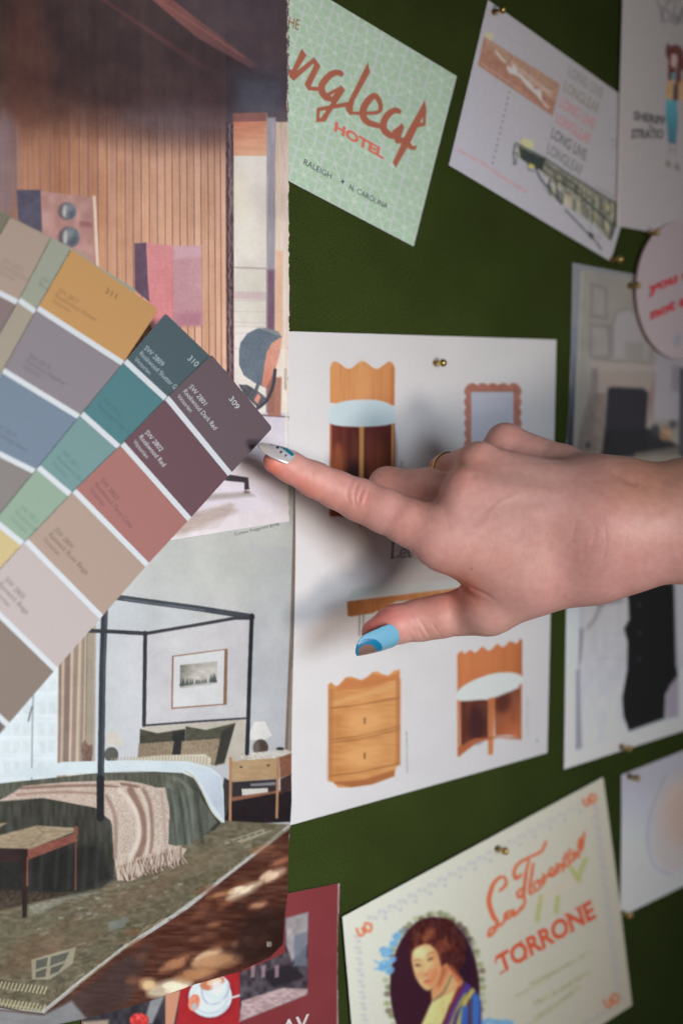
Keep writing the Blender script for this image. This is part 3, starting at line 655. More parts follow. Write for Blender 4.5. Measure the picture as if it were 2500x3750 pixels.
# tall chair
p.poly([(218, 420), (464, 420), (462, 760), (350, 795), (218, 768)], (104, 44, 34), 2)
wood([(218, 420), (464, 420), (462, 770), (216, 770)], (96, 40, 36), (128, 62, 34), (300, 430), (280, 700), tex=(14, 90, 30))
p.ell(310, 610, 44, 50, (44, 26, 34), .4, 50, .8); p.ell(250, 610, 26, 110, (180, 96, 50), 0, 26, .75); p.ell(440, 520, 26, 90, (82, 34, 26), 0, 30, .8); p.ell(410, 620, 30, 120, (140, 74, 34), 0, 40, .5)
p.poly([(222, 765), (245, 768), (240, 775), (220, 774)], (110, 46, 26), 3)
wood([(330, 425), (347, 425), (344, 810), (328, 820)], (196, 138, 70), (206, 150, 80), (330, 430), (330, 800)); p.line([(457, 420), (455, 760)], 9, (206, 146, 76), 3); p.line([(221, 420), (219, 760)], 7, (180, 100, 56), 3)
top = wavy(236, 448, 190, 196, 2, 13)[::1]
wood([(218, 340), (218, 205), (226, 186), (236, 180)]+[(236+212*i/30, 196-14*math.cos(2*math.pi*(2*i/30))) for i in range(31)]+[(458, 190), (465, 206), (464, 350)], (206, 142, 82), (196, 126, 70), (230, 190), (450, 330), tex=(8, 200, 5))
p.ell(340, 270, 30, 90, (216, 158, 98), 0, 30, .5); p.line([(456, 210), (456, 340)], 12, (178, 108, 58), 6, .7)
p.poly([(212, 392), (218, 362), (250, 340), (300, 330), (380, 328), (430, 338), (462, 358), (468, 390), (466, 412), (430, 426), (340, 432), (250, 428), (216, 416)], (186, 206, 214), 3, sm=True)
# scalloped mirror
mir = []
for (x0, y0), (x1, y1), n in (((742, 276), (938, 276), 5), ((938, 276), (938, 560), 7), ((938, 560), (742, 560), 5), ((742, 560), (742, 276), 7)):
    for i in range(n*8):
        f_ = i/(n*8); dx, dy = x1-x0, y1-y0; L = math.hypot(dx, dy); q = 9*abs(math.sin(math.pi*n*f_))+3
        mir.append((x0+dx*f_+dy/L*q, y0+dy*f_-dx/L*q))
p.poly(mir, (176, 112, 96), 2, tex=(9, 20, 12))
p.poly([(757, 296), (919, 296), (918, 545), (757, 545)], (180, 184, 200), 3, tex=(3, 60, 60)); p.line([(757, 296), (919, 296)], 4, (140, 84, 70), 3, .8)
# console behind the thumb
p.grad([(286, 1090), (300, 1056), (330, 1046), (780, 1010), (780, 1042), (500, 1068)], (186, 196, 192), (206, 216, 222), (300, 1080), (620, 1040), 5)
wood([(283, 1100), (780, 1040), (780, 1075), (470, 1100), (420, 1128), (405, 1140), (398, 1135), (380, 1145), (300, 1158), (285, 1156)], (160, 96, 46), (214, 148, 86), (300, 1120), (640, 1080), tex=(6, 40, 20))
for x in (330, 345): p.line([(x, 1146), (x, 1230)], 5, (120, 120, 122), 2)
# drawer drum
wood([(210, 1420), (222, 1410), (236, 1424), (250, 1422), (276, 1392), (296, 1388), (318, 1394), (336, 1402), (352, 1400), (378, 1372), (398, 1368), (416, 1378), (440, 1384), (462, 1366), (484, 1360), (486, 1420), (484, 1720), (470, 1735), (464, 1770), (380, 1800), (300, 1812), (248, 1812), (232, 1795), (212, 1785)], (192, 128, 66), (206, 144, 80), (220, 1500), (460, 1500), tex=(8, 8, 120))
p.poly([(214, 1480), (250, 1476), (484, 1410), (484, 1428), (240, 1500), (214, 1505)], (214, 164, 104), 10, .6)
p.poly([(236, 1440), (370, 1430), (480, 1395), (484, 1370), (440, 1388), (380, 1378), (330, 1405), (280, 1395)], (188, 112, 58), 6, .8)
for y0, y1 in ((1510, 1468), (1642, 1590), (1630, 1578), (1768, 1720)): p.line([(216, y0), (330, y0-14), (484, y1)], 4, (134, 84, 42), 3, .85)
p.ell(345, 1560, 70, 50, (222, 164, 100), -.2, 50, .7); p.ell(340, 1690, 74, 46, (220, 162, 96), -.2, 50, .7)
for y in (1556, 1690): p.line([(350, y-8), (350, y+10)], 6, (104, 76, 44), 3)
p.poly([(232, 1795), (300, 1812), (380, 1800), (464, 1768), (462, 1745), (350, 1782), (236, 1790)], (150, 84, 44), 4, .7)
p.line([(222, 1440), (216, 1780)], 16, (166, 104, 54), 12, .6); p.line([(478, 1400), (478, 1720)], 14, (168, 100, 50), 12, .7)
p.line([(510, 1600), (513, 1756)], 5, (166, 168, 174), 2, tex=(26, 6, 3))
# vanity chair
wood([(708, 1460), (708, 1300), (722, 1288), (728, 1300), (736, 1298), (754, 1285), (770, 1298), (780, 1292), (800, 1272), (822, 1290), (836, 1284), (856, 1262), (878, 1276), (890, 1268), (904, 1252), (930, 1262), (950, 1246), (952, 1390)], (206, 122, 68), (190, 108, 56), (720, 1300), (940, 1380), tex=(7, 100, 8))
p.line([(946, 1250), (944, 1620)], 11, (176, 96, 48), 3); p.line([(709, 1305), (710, 1690)], 11, (196, 116, 64), 3)
p.poly([(716, 1470), (822, 1478), (822, 1625), (780, 1640), (718, 1680)], (104, 52, 40), 2, tex=(12, 60, 20)); p.ell(780, 1570, 34, 70, (64, 34, 38), 0, 30, .8)
p.grad([(846, 1470), (944, 1430), (944, 1620), (900, 1612), (848, 1615)], (120, 62, 44), (190, 104, 60), (860, 1470), (930, 1600), 3, tex=(10, 60, 20)); p.ell(880, 1490, 26, 36, (86, 42, 34), .4, 26, .8)
wood([(822, 1465), (848, 1462), (840, 1685), (822, 1688)], (190, 110, 60), (204, 124, 70), (820, 1470), (840, 1680))
p.poly([(716, 1690), (706, 1692), (706, 1660), (770, 1625), (850, 1618), (948, 1620), (948, 1630), (860, 1622), (780, 1640)], (176, 96, 54), 3)
p.poly([(706, 1444), (750, 1410), (820, 1382), (880, 1372), (930, 1376), (954, 1392), (952, 1412), (900, 1445), (840, 1468), (760, 1480), (706, 1478)], (208, 216, 216), 3, sm=True)
p.line([(972, 1470), (972, 1612)], 5, (184, 184, 190), 3, tex=(20, 6, 3)); p.ell(1010, 1634, 6, 6, (170, 172, 180), 0, 4)
p.z = (0, 0, 1); p.noise(2, 90, 90, 3); p.noise(1.5, 5, 5, 4)
def relief_furn(x, z): return .0007*np.sin(x*14+z*6)+.0008*np.sin(z*19)
furn = sheet('catalogue_page', [(1048, 1213), (1050, 2000), (1056, 3024)], [(2036, 1244), (2024, 1800), (2002.6, 2757)], p, .0012, .0005, SATIN, 1.24, relief_furn)
tagit(furn, 'white catalogue page of scalloped wooden furniture behind the pointing hand', 'catalogue page', 'loose papers pinned to the board')
ink = Ink(.0012, relief_furn)
ink.z = A7
k_ = (70, 62, 62)
# "Let's" in a serif face, drawn letter by letter
ink.poly([(455, 874), (461, 874), (459, 936), (452, 936)], k_); ink.poly([(448, 873), (467, 873), (467, 876), (448, 876)], k_)
ink.poly([(447, 935), (482, 932), (484, 921), (481, 921), (478, 929), (447, 932)], k_)
ink.ribbon([(491, 918), (508, 914), (505, 903), (496, 900), (488, 910), (489, 926), (498, 932), (508, 926)], 3.6, k_)
ink.ribbon([(521, 888), (519, 925), (524, 930), (530, 926)], 4.4, k_); ink.ribbon([(513, 902), (531, 899)], 2.4, k_, sm=False)
ink.poly([(539, 882), (544, 882), (541, 894), (538, 894)], k_)
ink.ribbon([(562, 902), (552, 900), (550, 910), (562, 916), (562, 926), (550, 928)], 3.4, k_)
ink.build('lettering', furn)
ink.ribbon([(492, 566), (489, 588)], 3.2, (150, 146, 150), sm=False); ink.ribbon([(488, 566), (496, 565)], 2.2, (150, 146, 150), sm=False)
ink.build('lettering', furn)

# ---------------------------------------------------------------- hotel postcard
p = Print(1000, -160, 1700, 930, 1.6, (162, 192, 166))
G1 = (1040, 0, .41454)
# breeze-block pattern laid out in the card's own axes
O_ = np.array([1057., 662.]); ex = np.array([457., 240.]); ey = np.array([158., -623.])
def cardpt(a, b_): return O_+ex*a+ey*b_+np.array([0, -9.])*a*b_
n_ = 26
rr = np.random.default_rng(3)
def cp(a, b_): return tuple(cardpt(a, b_))
lc = (192, 208, 200)
NA, NB = 5, 7
for i in range(-3, NA+1):
    for j in range(-1, NB+1):
        a0, b0 = i/NA, j/NB; A_ = 1/NA; B_ = 1/NB
        c = (a0+A_/2, b0+B_/2)
        ns_ = 6; ph = .35*((i*2+j) % 3)
        for q in range(ns_):
            s2 = ph+q*2*math.pi/ns_; s3 = s2+2*math.pi/ns_
            p.line([cp(*c), cp(c[0]+A_*.56*math.cos(s2), c[1]+B_*.56*math.sin(s2))], 4.5, lc, 2.5, .7)
            a1 = (c[0]+A_*.52*math.cos(s2), c[1]+B_*.52*math.sin(s2)); a3 = (c[0]+A_*.52*math.cos(s3), c[1]+B_*.52*math.sin(s3)); mm_ = (s2+s3)/2
            p.line([cp(*a1), cp(c[0]+A_*.27*math.cos(mm_), c[1]+B_*.27*math.sin(mm_)), cp(*a3)], 3.6, lc, 2.5, .6, sm=True)
        p.poly([cp(c[0]+A_*.1*math.cos(q), c[1]+B_*.1*math.sin(q)) for q in np.linspace(0, 6.28, 9)[:-1]], lc, 3, .5)
for i in range(-3, NA+2): p.line([cp(i/NA, -.1), cp(i/NA, 1.1)], 9, (186, 198, 198), 3, .8)
for j in range(0, NB+2): p.line([cp(-.6, j/NB), cp(1.1, j/NB)], 8, (184, 196, 198), 4, .7)
ink = Pen(p, G1)
rc, cc, dc = (166, 92, 68), (214, 112, 98), (52, 74, 68)
g_ = 1.42
def rp_(pts): ink.poly(pts, rc, g_)
rp_([(155, 430), (200, 490), (100, 645), (60, 640)]); rp_([(36, 600), (60, 622), (84, 716), (42, 672)]); rp_([(60, 640), (100, 645), (84, 716)]); rp_([(50, 610), (100, 640), (84, 716)])
rp_([(84, 716), (95, 640), (270, 502), (262, 560)]); rp_([(262, 505), (322, 582), (232, 770), (180, 745), (262, 580)]); rp_([(182, 742), (235, 730), (228, 800), (212, 798)])
rp_([(212, 798), (225, 765), (315, 768), (318, 806)])
# g
ink.ribbon([(505, 655), (480, 640), (420, 655), (360, 710), (330, 770), (345, 830), (400, 870)], [44, 46, 58, 60, 62, 60, 50], rc, g_)
rp_([(318, 770), (350, 750), (350, 830), (320, 820)]); rp_([(500, 750), (540, 795), (380, 1040), (345, 1015), (420, 900), (350, 885), (345, 840), (420, 860)])
ink.ribbon([(480, 780), (400, 830), (350, 850)], [20, 34, 44], rc, g_)
rp_([(345, 1005), (392, 1030), (362, 1076), (320, 1060)]); rp_([(288, 960), (318, 975), (308, 1078), (282, 1080)]); rp_([(285, 1080), (300, 1040), (350, 1040), (362, 1074)]); rp_([(290, 985), (292, 952), (560, 900), (560, 940), (400, 968), (300, 985)])
# l
rp_([(740, 548), (758, 640), (620, 890), (600, 985), (560, 995), (540, 950)]); rp_([(560, 950), (612, 960), (590, 1018), (570, 1012)]); rp_([(575, 1018), (590, 985), (690, 985), (700, 1020), (600, 1012)])
# e
ink.ribbon([(690, 1000), (830, 990), (850, 925), (810, 850), (760, 870), (705, 950), (700, 1030), (750, 1085), (850, 1115)], [30, 34, 40, 46, 60, 62, 58, 56, 44], rc, g_)
# a
ink.ribbon([(1015, 985), (980, 975), (920, 1010), (880, 1080), (885, 1150), (950, 1200), (1000, 1190)], [40, 50, 58, 60, 60, 56, 30], rc, g_)
rp_([(840, 1090), (880, 1080), (880, 1150), (845, 1135)]); rp_([(1030, 1085), (1060, 1120), (1020, 1250), (985, 1265), (960, 1200), (990, 1180)]); rp_([(940, 1230), (960, 1150), (1045, 1090), (1010, 1200)]); rp_([(980, 1262), (1000, 1210), (1090, 1220), (1080, 1260), (1000, 1270)])
# f
rp_([(1242, 882), (1256, 975), (1190, 1100), (1130, 1230), (1050, 1225)]); rp_([(1130, 1230), (1060, 1215), (958, 1435), (985, 1482)]); rp_([(1230, 920), (1256, 970), (1248, 1112), (1225, 1085), (1226, 980)]); rp_([(1246, 1112), (1160, 1130), (1180, 1085), (1232, 1080)])
rp_([(1075, 1225), (1110, 1250), (1135, 1290), (1175, 1282), (1160, 1325), (1110, 1322), (1075, 1290)])
p.z = (0, 0, 1)
p.noise(3, 60, 60, 5); p.noise(2, 6, 6, 6)
card = sheet('postcard', [(880, -200), (846, 130), (800, 528)], [(1671.6, 279), (1592, 590), (1513.7, 902)], p, .0010, .00038, SATIN, 1.42, thick=.0004)
tagit(card, 'mint green hotel postcard with rust script lettering, half under the timber room page', 'postcard', 'loose papers pinned to the board')
ink = Ink(.0010); ink.z = G1
ink.text('HOTEL', (440, 1150), (878, 1405), (14, -76), cc, g_, bold=.045)
ink.build('lettering', card)
ink.text('RALEIGH', (172, 1450), (412, 1582), (12, -48), dc, g_, bold=-.0)
ink.text('N. CAROLINA', (572, 1672), (908, 1850), (12, -48), dc, g_)
ink.poly([(518, 1578), (524, 1598), (540, 1606), (524, 1612), (516, 1632), (511, 1610), (497, 1600), (512, 1596)], dc, g_)
ink.build('lettering', card)
ink.text('THE', (-20, 215), (128, 268), (16, -92), (150, 112, 84), g_)
ink.build('lettering', card)

# ---------------------------------------------------------------- line drawing card
G2 = (1640, 0, .41454)
p = Print(1620, -60, 2460, 1010, 2.0, (152, 154, 164)); p.z = G2
p.grad([(-50, -150), (2000, -150), (2000, 2500), (-50, 2500)], (150, 150, 162), (146, 144, 148), (100, 1400), (1300, 900), 2)
p.ell(360, 320, 42, 34, (166, 164, 126), 0, 14, .8)
p.poly([(318, 325), (985, 745), (920, 1025), (262, 575)], (142, 102, 86), 3, tex=(8, 30, 30))
p.poly([(318, 325), (985, 745), (930, 900), (700, 720), (500, 560), (330, 400)], (150, 122, 104), 24, .7, tex=(14, 16, 20))
p.line([(285, 555), (560, 740), (700, 850)], 7, (176, 156, 142), 4, .8)
for q, wd in (([(425, 460), (480, 530), (500, 545)], 16), ([(530, 600), (600, 640), (580, 590)], 30), ([(540, 630), (640, 670), (700, 750), (790, 830), (810, 860)], 26), ([(760, 800), (810, 800), (815, 870)], 22), ([(820, 880), (880, 950)], 14), ([(650, 680), (740, 760)], 20)): p.line(q, wd, (182, 178, 178), 10, .9)
for k in range(14): p.line([(560+k*26, 545+k*20), (566+k*26, 575+k*20+rnd.uniform(0, 20))], 12, (180, 172, 166), 8, .7)
for k in range(13): p.ell(540-k*12.3, 815+k*52, 8, 7, (74, 74, 78), 0, 4)
p.line([(90, 1325), (300, 1440), (500, 1580), (690, 1695)], 12, (176, 112, 112), 4, .8, tex=(30, 4, 12)); p.line([(700, 1705), (800, 1755)], 6, (170, 140, 140), 4, .5)
p.line([(420, 250), (520, 300)], 5, (146, 130, 126), 5, .6); p.line([(600, 380), (740, 430)], 5, (134, 128, 130), 5, .5)
# the long pavilion drawing
p.ell(700, 1270, 62, 42, (172, 168, 120), .4, 12, .9)
p.poly([(590, 1290), (640, 1290), (860, 1400), (1480, 1790), (1478, 2000), (1430, 2130), (1000, 1680), (800, 1500), (620, 1390)], (124, 122, 110), 4, tex=(26, 24, 22))
p.poly([(625, 1295), (860, 1410), (830, 1490), (780, 1500), (640, 1400)], (40, 50, 48), 5, .95, tex=(14, 10, 10))
for k in range(16):
    f_ = k/15; x = 900+f_*540; p.poly([(x, 1500+f_*290), (x+26, 1518+f_*290), (x+24, 1600+f_*330), (x, 1580+f_*330)], rnd.choice([(150, 146, 124), (120, 120, 106), (164, 154, 122), (84, 88, 80)]), 5, .8)
    p.poly([(x-20, 1620+f_*330), (x+16, 1645+f_*330), (x+10, 1740+f_*350), (x-20, 1710+f_*350)], rnd.choice([(150, 146, 118), (122, 122, 108), (168, 160, 130), (86, 90, 82)]), 5, .8)
for q, wd in (([(600, 1265), (860, 1400), (1080, 1550), (1490, 1800)], 12), ([(800, 1480), (960, 1590), (1140, 1700), (1440, 1980)], 15), ([(850, 1440), (1100, 1620), (1300, 1790)], 9), ([(780, 1510), (820, 1590), (900, 1680), (1000, 1800)], 15), ([(1040, 1860), (1220, 2050), (1300, 2130), (1350, 2200)], 12), ([(1480, 1800), (1478, 1960), (1430, 2110)], 24), ([(590, 1270), (575, 1350), (585, 1450)], 12), ([(575, 1350), (610, 1350), (600, 1450), (570, 1450)], 7), ([(955, 1600), (960, 1740), (990, 1790)], 12), ([(900, 1580), (880, 1660)], 14), ([(700, 1450), (710, 1500), (760, 1510)], 7), ([(1300, 1640), (1490, 1750)], 3), ([(1240, 1900), (1420, 2060)], 5), ([(1180, 1700), (1190, 1900)], 8), ([(1280, 1760), (1270, 1980)], 8), ([(1050, 1560), (1040, 1680)], 9), ([(1220, 1680), (1215, 1780)], 6)): p.line(q, wd, (44, 52, 50), 4, .9)
p.ell(1260, 2080, 34, 20, (52, 58, 56), .9, 8); p.ell(735, 1465, 30, 16, (168, 160, 60), .3, 5); p.poly([(1390, 1800), (1425, 1815), (1420, 1870), (1390, 1850)], (176, 162, 124), 5)
for k in range(60):
    f_ = rnd.random(); x = 820+f_*620; y = 1440+f_*370+rnd.uniform(0, 190+200*f_); p.line([(x, y), (x+rnd.uniform(-12, 50), y+rnd.uniform(-30, 60))], 4, rnd.choice([(40, 50, 46), (60, 68, 62), (84, 88, 78)]), 4, .8)
for k in range(9):
    f_ = k/9; p.line([(830+f_*60, 1420+f_*90), (1470, 1800+f_*250)], 4, (52, 60, 56), 4, .6)
p.line([(1500, 830), (1490, 1300), (1478, 1760)], 16, (158, 134, 128), 6, .7); p.line([(1440, 1230), (1500, 1270)], 8, (100, 96, 94), 5, .7); p.line([(1440, 1290), (1490, 1300)], 7, (110, 104, 100), 5, .7)
p.z = (0, 0, 1); p.noise(2, 8, 8, 4)
lcard = sheet('art_card', [(1786, 0), (1716, 300), (1643, 604.6)], [(2388, 430), (2234, 957)], p, .0010, .0006, MATTE, 2.3)
tagit(lcard, 'white art card with rust banner and long pavilion drawing, pinned at top left corner', 'art card', 'loose papers pinned to the board')
ink = Ink(.0010); ink.z = G2
rows = [('LONG LIVE', (134, 132, 132)), ('LONGLEAF', (134, 130, 118)), ('LONG LIVE', (178, 126, 128)), ('LONGLEAF', (178, 126, 130)), ('LONG LIVE', (96, 98, 98)), ('LONGLEAF', (118, 118, 118))]
for k, (t_, c_) in enumerate(rows):
    o_ = np.array((1052-k*36.5, 665+k*137.0)); ink.text(t_, o_, o_+np.array((304, 208)), (19, -90), c_, 2.0, bold=.012)
ink.build('lettering', lcard)

# ---------------------------------------------------------------- hand-drawn sheet at the top right
G6 = (2050, 0, .3614)
p = Print(2230, -80, 2640, 900, 2.0, (122, 118, 118)); p.z = G6
sk = (52, 52, 56)
p.grad([(600, -100), (1600, -100), (1600, 2500), (600, 2500)], (118, 116, 115), (116, 112, 114), (600, 300), (1300, 600), 2)
hr = (70, 38, 36)
for cx, cy, rx, ry in ((1165, 560, 84, 108), (1092, 520, 26, 76), (1225, 640, 44, 80), (1115, 760, 26, 90), (1196, 790, 30, 110), (1130, 680, 40, 80)): p.ell(cx, cy, rx, ry, hr, 0, 7, tex=(10, 30, 8))
p.poly([(1122, 560), (1148, 545), (1180, 560), (1188, 610), (1168, 680), (1134, 684), (1118, 640)], (152, 116, 116), 6)
p.line([(1140, 600), (1150, 602)], 5, (60, 44, 46), 3, .8); p.line([(1168, 604), (1178, 606)], 5, (60, 44, 46), 3, .8); p.line([(1148, 652), (1164, 652)], 5, (150, 66, 70), 3, .8)
p.poly([(1120, 740), (1160, 730), (1158, 800), (1130, 810)], (56, 104, 116), 5)
p.poly([(1085, 830), (1130, 800), (1160, 850), (1150, 1020), (1062, 985)], (144, 108, 74), 6, tex=(12, 30, 12)); p.poly([(1180, 860), (1245, 790), (1290, 900), (1280, 1010), (1180, 1020)], (140, 106, 76), 6, tex=(12, 30, 12)); p.poly([(1150, 850), (1195, 850), (1190, 1020), (1140, 1020)], (52, 38, 50), 5)
p.grad([(1068, 1000), (1180, 1030), (1190, 1200), (1170, 1460), (1095, 1450), (1065, 1150)], (52, 112, 124), (44, 78, 92), (1100, 1050), (1150, 1440), 5)
p.line([(1110, 1460), (1105, 1570)], 8, (84, 80, 90), 5, .8); p.line([(1170, 1460), (1165, 1580)], 8, (84, 80, 90), 5, .8); p.line([(1110, 1540), (1130, 1500), (1170, 1560)], 10, (90, 84, 92), 8, .7)
for x, y in ((1090, 1660), (1180, 1690)): p.poly([(x-30, y+20), (x-6, y-50), (x+18, y-20), (x+40, y+40), (x+10, y+30)], (84, 78, 74), 6, .85)
p.z = (0, 0, 1); p.noise(2, 7, 7, 4)
shr = sheet('drawing_sheet', [(2278, -70), (2278, 0), (2267, 347), (2256, 813), (2259, 828)], [(2620, -70), (2620, 890)], p, .0022, .0007, MATTE, 4.0)
tagit(shr, 'hand-drawn sheet with a long-haired figure in blue trousers, upper right corner', 'drawing', 'loose papers pinned to the board')
ink = Ink(.0022); ink.z = G6
g_ = 3.4
ink.text('SHERIFF', (742, 1210), (1062, 1270), (4, -84), sk, g_, bold=.03); ink.text('OF', (890, 1290), (936, 1302), (2, -28), sk, g_, bold=.03); ink.text('STRATIO', (720, 1402), (1042, 1402), (6, -92), sk, g_, bold=.03)
ink.build('lettering', shr)
ink.ribbon([(975, -30), (1000, 60), (1040, 80), (1090, 40), (1110, 0)], 7, sk, g_); ink.ribbon([(1020, 90), (1030, 180), (1060, 215), (1110, 190), (1090, 110), (1040, 120), (1035, 230)], 7, sk, g_)
for q in ([(1165, 40), (1130, 240)], [(1130, 240), (1150, 150), (1175, 150), (1165, 260)], [(1200, 150), (1190, 250)], [(1240, 60), (1210, 190), (1195, 230)], [(1245, 100), (1235, 240)]): ink.ribbon(q, 8, sk, g_, sm=False)
ink.ribbon([(1060, 20), (1110, -10), (1160, 12), (1215, 0), (1230, -30)], 6, sk, g_)
ink.build('signature', shr)

# ---------------------------------------------------------------- fireplace picture
G4 = (1900, 850, .38265)
p = Print(2040, 930, 2640, 1760, 2.5, (112, 108, 104)); p.z = G4
p.poly([(440, 280), (1800, 280), (1800, 430), (1100, 430), (600, 360), (580, 2300), (440, 2300)], (98, 102, 108), 5)
p.grad([(440, 900), (560, 900), (510, 2300), (430, 2300)], (88, 94, 106), (36, 36, 42), (520, 1100), (470, 1900), 20, .9)  # edge shadow painted into the border, darkening downwards
p.poly([(590, 365), (1120, 430), (1700, 480), (1700, 2300), (520, 2150)], (112, 109, 104), 5, tex=(5, 120, 90))
p.line([(600, 370), (560, 1300), (515, 2130)], 10, (140, 138, 130), 8, .7)
for q in ([(690, 500), (830, 540), (830, 830), (690, 800)], [(680, 890), (860, 900), (860, 1200), (680, 1190)]):
    p.line(q+[q[0]], 26, (92, 88, 92), 18, .7); p.poly([(q[0][0]+50, q[0][1]+60), (q[1][0]-20, q[1][1]+60), (q[2][0]-20, q[2][1]-40), (q[3][0]+50, q[3][1]-40)], (122, 114, 110), 30, .5)
p.poly([(900, 900), (940, 780), (1030, 740), (1110, 790), (1180, 1000), (1240, 1090), (1220, 1230), (900, 1210)], (126, 122, 126), 24, .8); p.line([(890, 1190), (900, 850), (960, 750), (1060, 735)], 20, (98, 92, 92), 16, .7, sm=True)
p.poly([(1010, 1050), (1200, 1050), (1200, 1230), (1000, 1230)], (108, 104, 100), 40, .7)
p.poly([(680, 1225), (1340, 1260), (1340, 1330), (690, 1330)], (126, 118, 114), 14, .9); p.line([(690, 1225), (1300, 1262)], 8, (84, 74, 74), 8, .8)
p.poly([(750, 1330), (1290, 1360), (1290, 1520), (1230, 1980), (1200, 1500), (840, 1500), (760, 2080), (750, 1500)], (120, 110, 104), 14, .9)
p.poly([(690, 1300), (750, 1300), (740, 2100), (660, 2100)], (92, 84, 82), 26, .7, tex=(12, 60, 30)); p.poly([(660, 1540), (830, 1540), (800, 2120), (540, 2100)], (90, 80, 76), 24, .7, tex=(10, 60, 30))
p.poly([(845, 1500), (880, 1480), (1190, 1495), (1235, 1540), (1205, 1960), (1240, 2150), (800, 2150)], (34, 33, 40), 22, .97); p.poly([(820, 1900), (1250, 1880), (1530, 2050), (1540, 2130), (780, 2160)], (30, 30, 34), 30, .95)
p.poly([(1290, 1360), (1290, 1540), (1260, 1800), (1240, 1600)], (104, 76, 70), 20, .7)
p.poly([(1300, 1130), (1700, 1160), (1700, 1800), (1290, 1800)], (124, 122, 132), 26, .75); p.poly([(1460, 1280), (1540, 1290), (1540, 1540), (1450, 1520)], (98, 92, 106), 26, .7)
p.ell(1400, 1930, 66, 74, (124, 96, 72), 0, 30, .8, tex=(24, 20, 20)); p.ell(1300, 1900, 46, 60, (44, 44, 48), 0, 30, .9); p.ell(1470, 1840, 40, 40, (52, 52, 60), 0, 24, .8); p.poly([(1100, 2120), (1530, 2050), (1600, 2200), (1100, 2250)], (104, 98, 88), 24, .7)
p.poly([(1535, 1300), (1600, 1300), (1600, 2200), (1525, 2120)], (46, 46, 54), 14, .85)
p.ell(655, 2040, 24, 30, (40, 38, 42), 0, 16, .8)
fire = sheet('magazine_clipping', [(2095, 962), (2088, 1400), (2070, 1680), (2062, 1720)], [(2620, 1060), (2620, 1740)], p, .0008, .001, MATTE, 2.7)
tagit(fire, 'faded picture of a white mantel and dark fireplace, between the round card and the wrist', 'clipping', 'loose papers pinned to the board')

# ---------------------------------------------------------------- black and white wedding picture
G5 = (1900, 2050, .5742)
p = Print(2040, 2040, 2640, 2880, 2.5, (168, 176, 192)); p.z = G5
p.grad([(270, -20), (1300, -20), (1300, 1400), (270, 1400)], (160, 168, 182), (176, 184, 204), (320, 300), (300, 1330), 2)
p.poly([(385, -20), (1015, -20), (1010, 1000), (700, 1100), (360, 1215), (378, 600)], (150, 152, 160), 8)
p.poly([(385, 440), (440, 430), (400, 640), (380, 680)], (112, 106, 118), 12); p.poly([(362, 700), (392, 700), (404, 1200), (358, 1215)], (122, 122, 132), 10)
p.grad([(420, 300), (520, 230), (660, 215), (695, 280), (690, 380), (664, 440), (690, 520), (690, 700), (660, 900), (664, 1000), (700, 1100), (400, 1200), (385, 760)], (156, 156, 160), (168, 170, 182), (500, 400), (480, 1000), 10, tex=(5, 90, 30))
p.poly([(500, 240), (540, 236), (540, 290), (500, 300)], (60, 58, 62), 14, .8); p.poly([(540, 250), (660, 225), (670, 270), (560, 290)], (104, 102, 108), 14, .6, tex=(20, 12, 12))
p.line([(520, 290), (480, 380), (440, 430)], 26, (116, 112, 116), 14, .7); p.line([(480, 640), (600, 620), (680, 640)], 8, (140, 140, 148), 8, .5); p.line([(520, 480), (600, 470), (670, 480)], 8, (138, 138, 146), 8, .5)
p.poly([(664, 150), (1000, 140), (1000, 560), (1010, 740), (930, 860), (925, 1010), (700, 1092), (664, 1000), (655, 880), (688, 700), (690, 520), (666, 440), (700, 380), (694, 250)], (24, 24, 26), 7)
p.poly([(985, 140), (1045, 140), (1045, 700), (1000, 690)], (156, 156, 164), 10); p.line([(1025, 150), (1025, 600)], 6, (190, 190, 196), 6, .6)
p.poly([(930, 900), (960, 800), (1015, 740), (1015, 1000), (940, 1010)], (136, 128, 142), 12); 
for y in (290, 465, 630): p.ell(765, y, 8, 10, (64, 64, 70), 0, 8, .8)
p.line([(364, 1222), (700, 1112), (1018, 1010)], 12, (164, 170, 188), 8, .8)
wed = sheet('wedding_photo', [(2078, 2060), (2072, 2234), (2064, 2817)], [(2620, 2020), (2620, 2637)], p, .0010, .001, SATIN, 2.15)
tagit(wed, 'white-bordered black and white photo of a lace gown and dark suit, below the wrist', 'photo', 'loose papers pinned to the board')

# ---------------------------------------------------------------- candy label
G3 = (1300, 3200, .66964); G8 = (1200, 2750, .76531)
p = Print(1200, 2800, 2360, 4400, 2.5, (204, 208, 196)); p.z = (0, 0, 1)
p.grad([(1200, 2800), (2400, 2800), (2400, 4400), (1200, 4400)], (210, 212, 198), (198, 188, 166), (1500, 3200), (2350, 3600), 2)
Lc = [np.array(q, float) for q in ((1253.5, 3358), (2207, 2846), (2312.5, 3681), (1336, 4318))]
def lab(a, b_): return Lc[0]*(1-a)*(1-b_)+Lc[1]*a*(1-b_)+Lc[2]*a*b_+Lc[3]*(1-a)*b_
for k in range(44):
    a = .1+.82*k/43; q = lab(a, .055+.012*(k % 2)); p.ell(q[0], q[1], 9-4*a, 7, (170, 174, 188), 0, 6, .5)
    q = lab(a, .09); p.ell(q[0], q[1], 5, 5, (140, 160, 186), 0, 4, .6*(k % 3 == 0))
    q0, q1 = lab(a-.01, .05), lab(a+.008, .085); p.line([q0, q1], 4, (192, 184, 194), 4, .45)
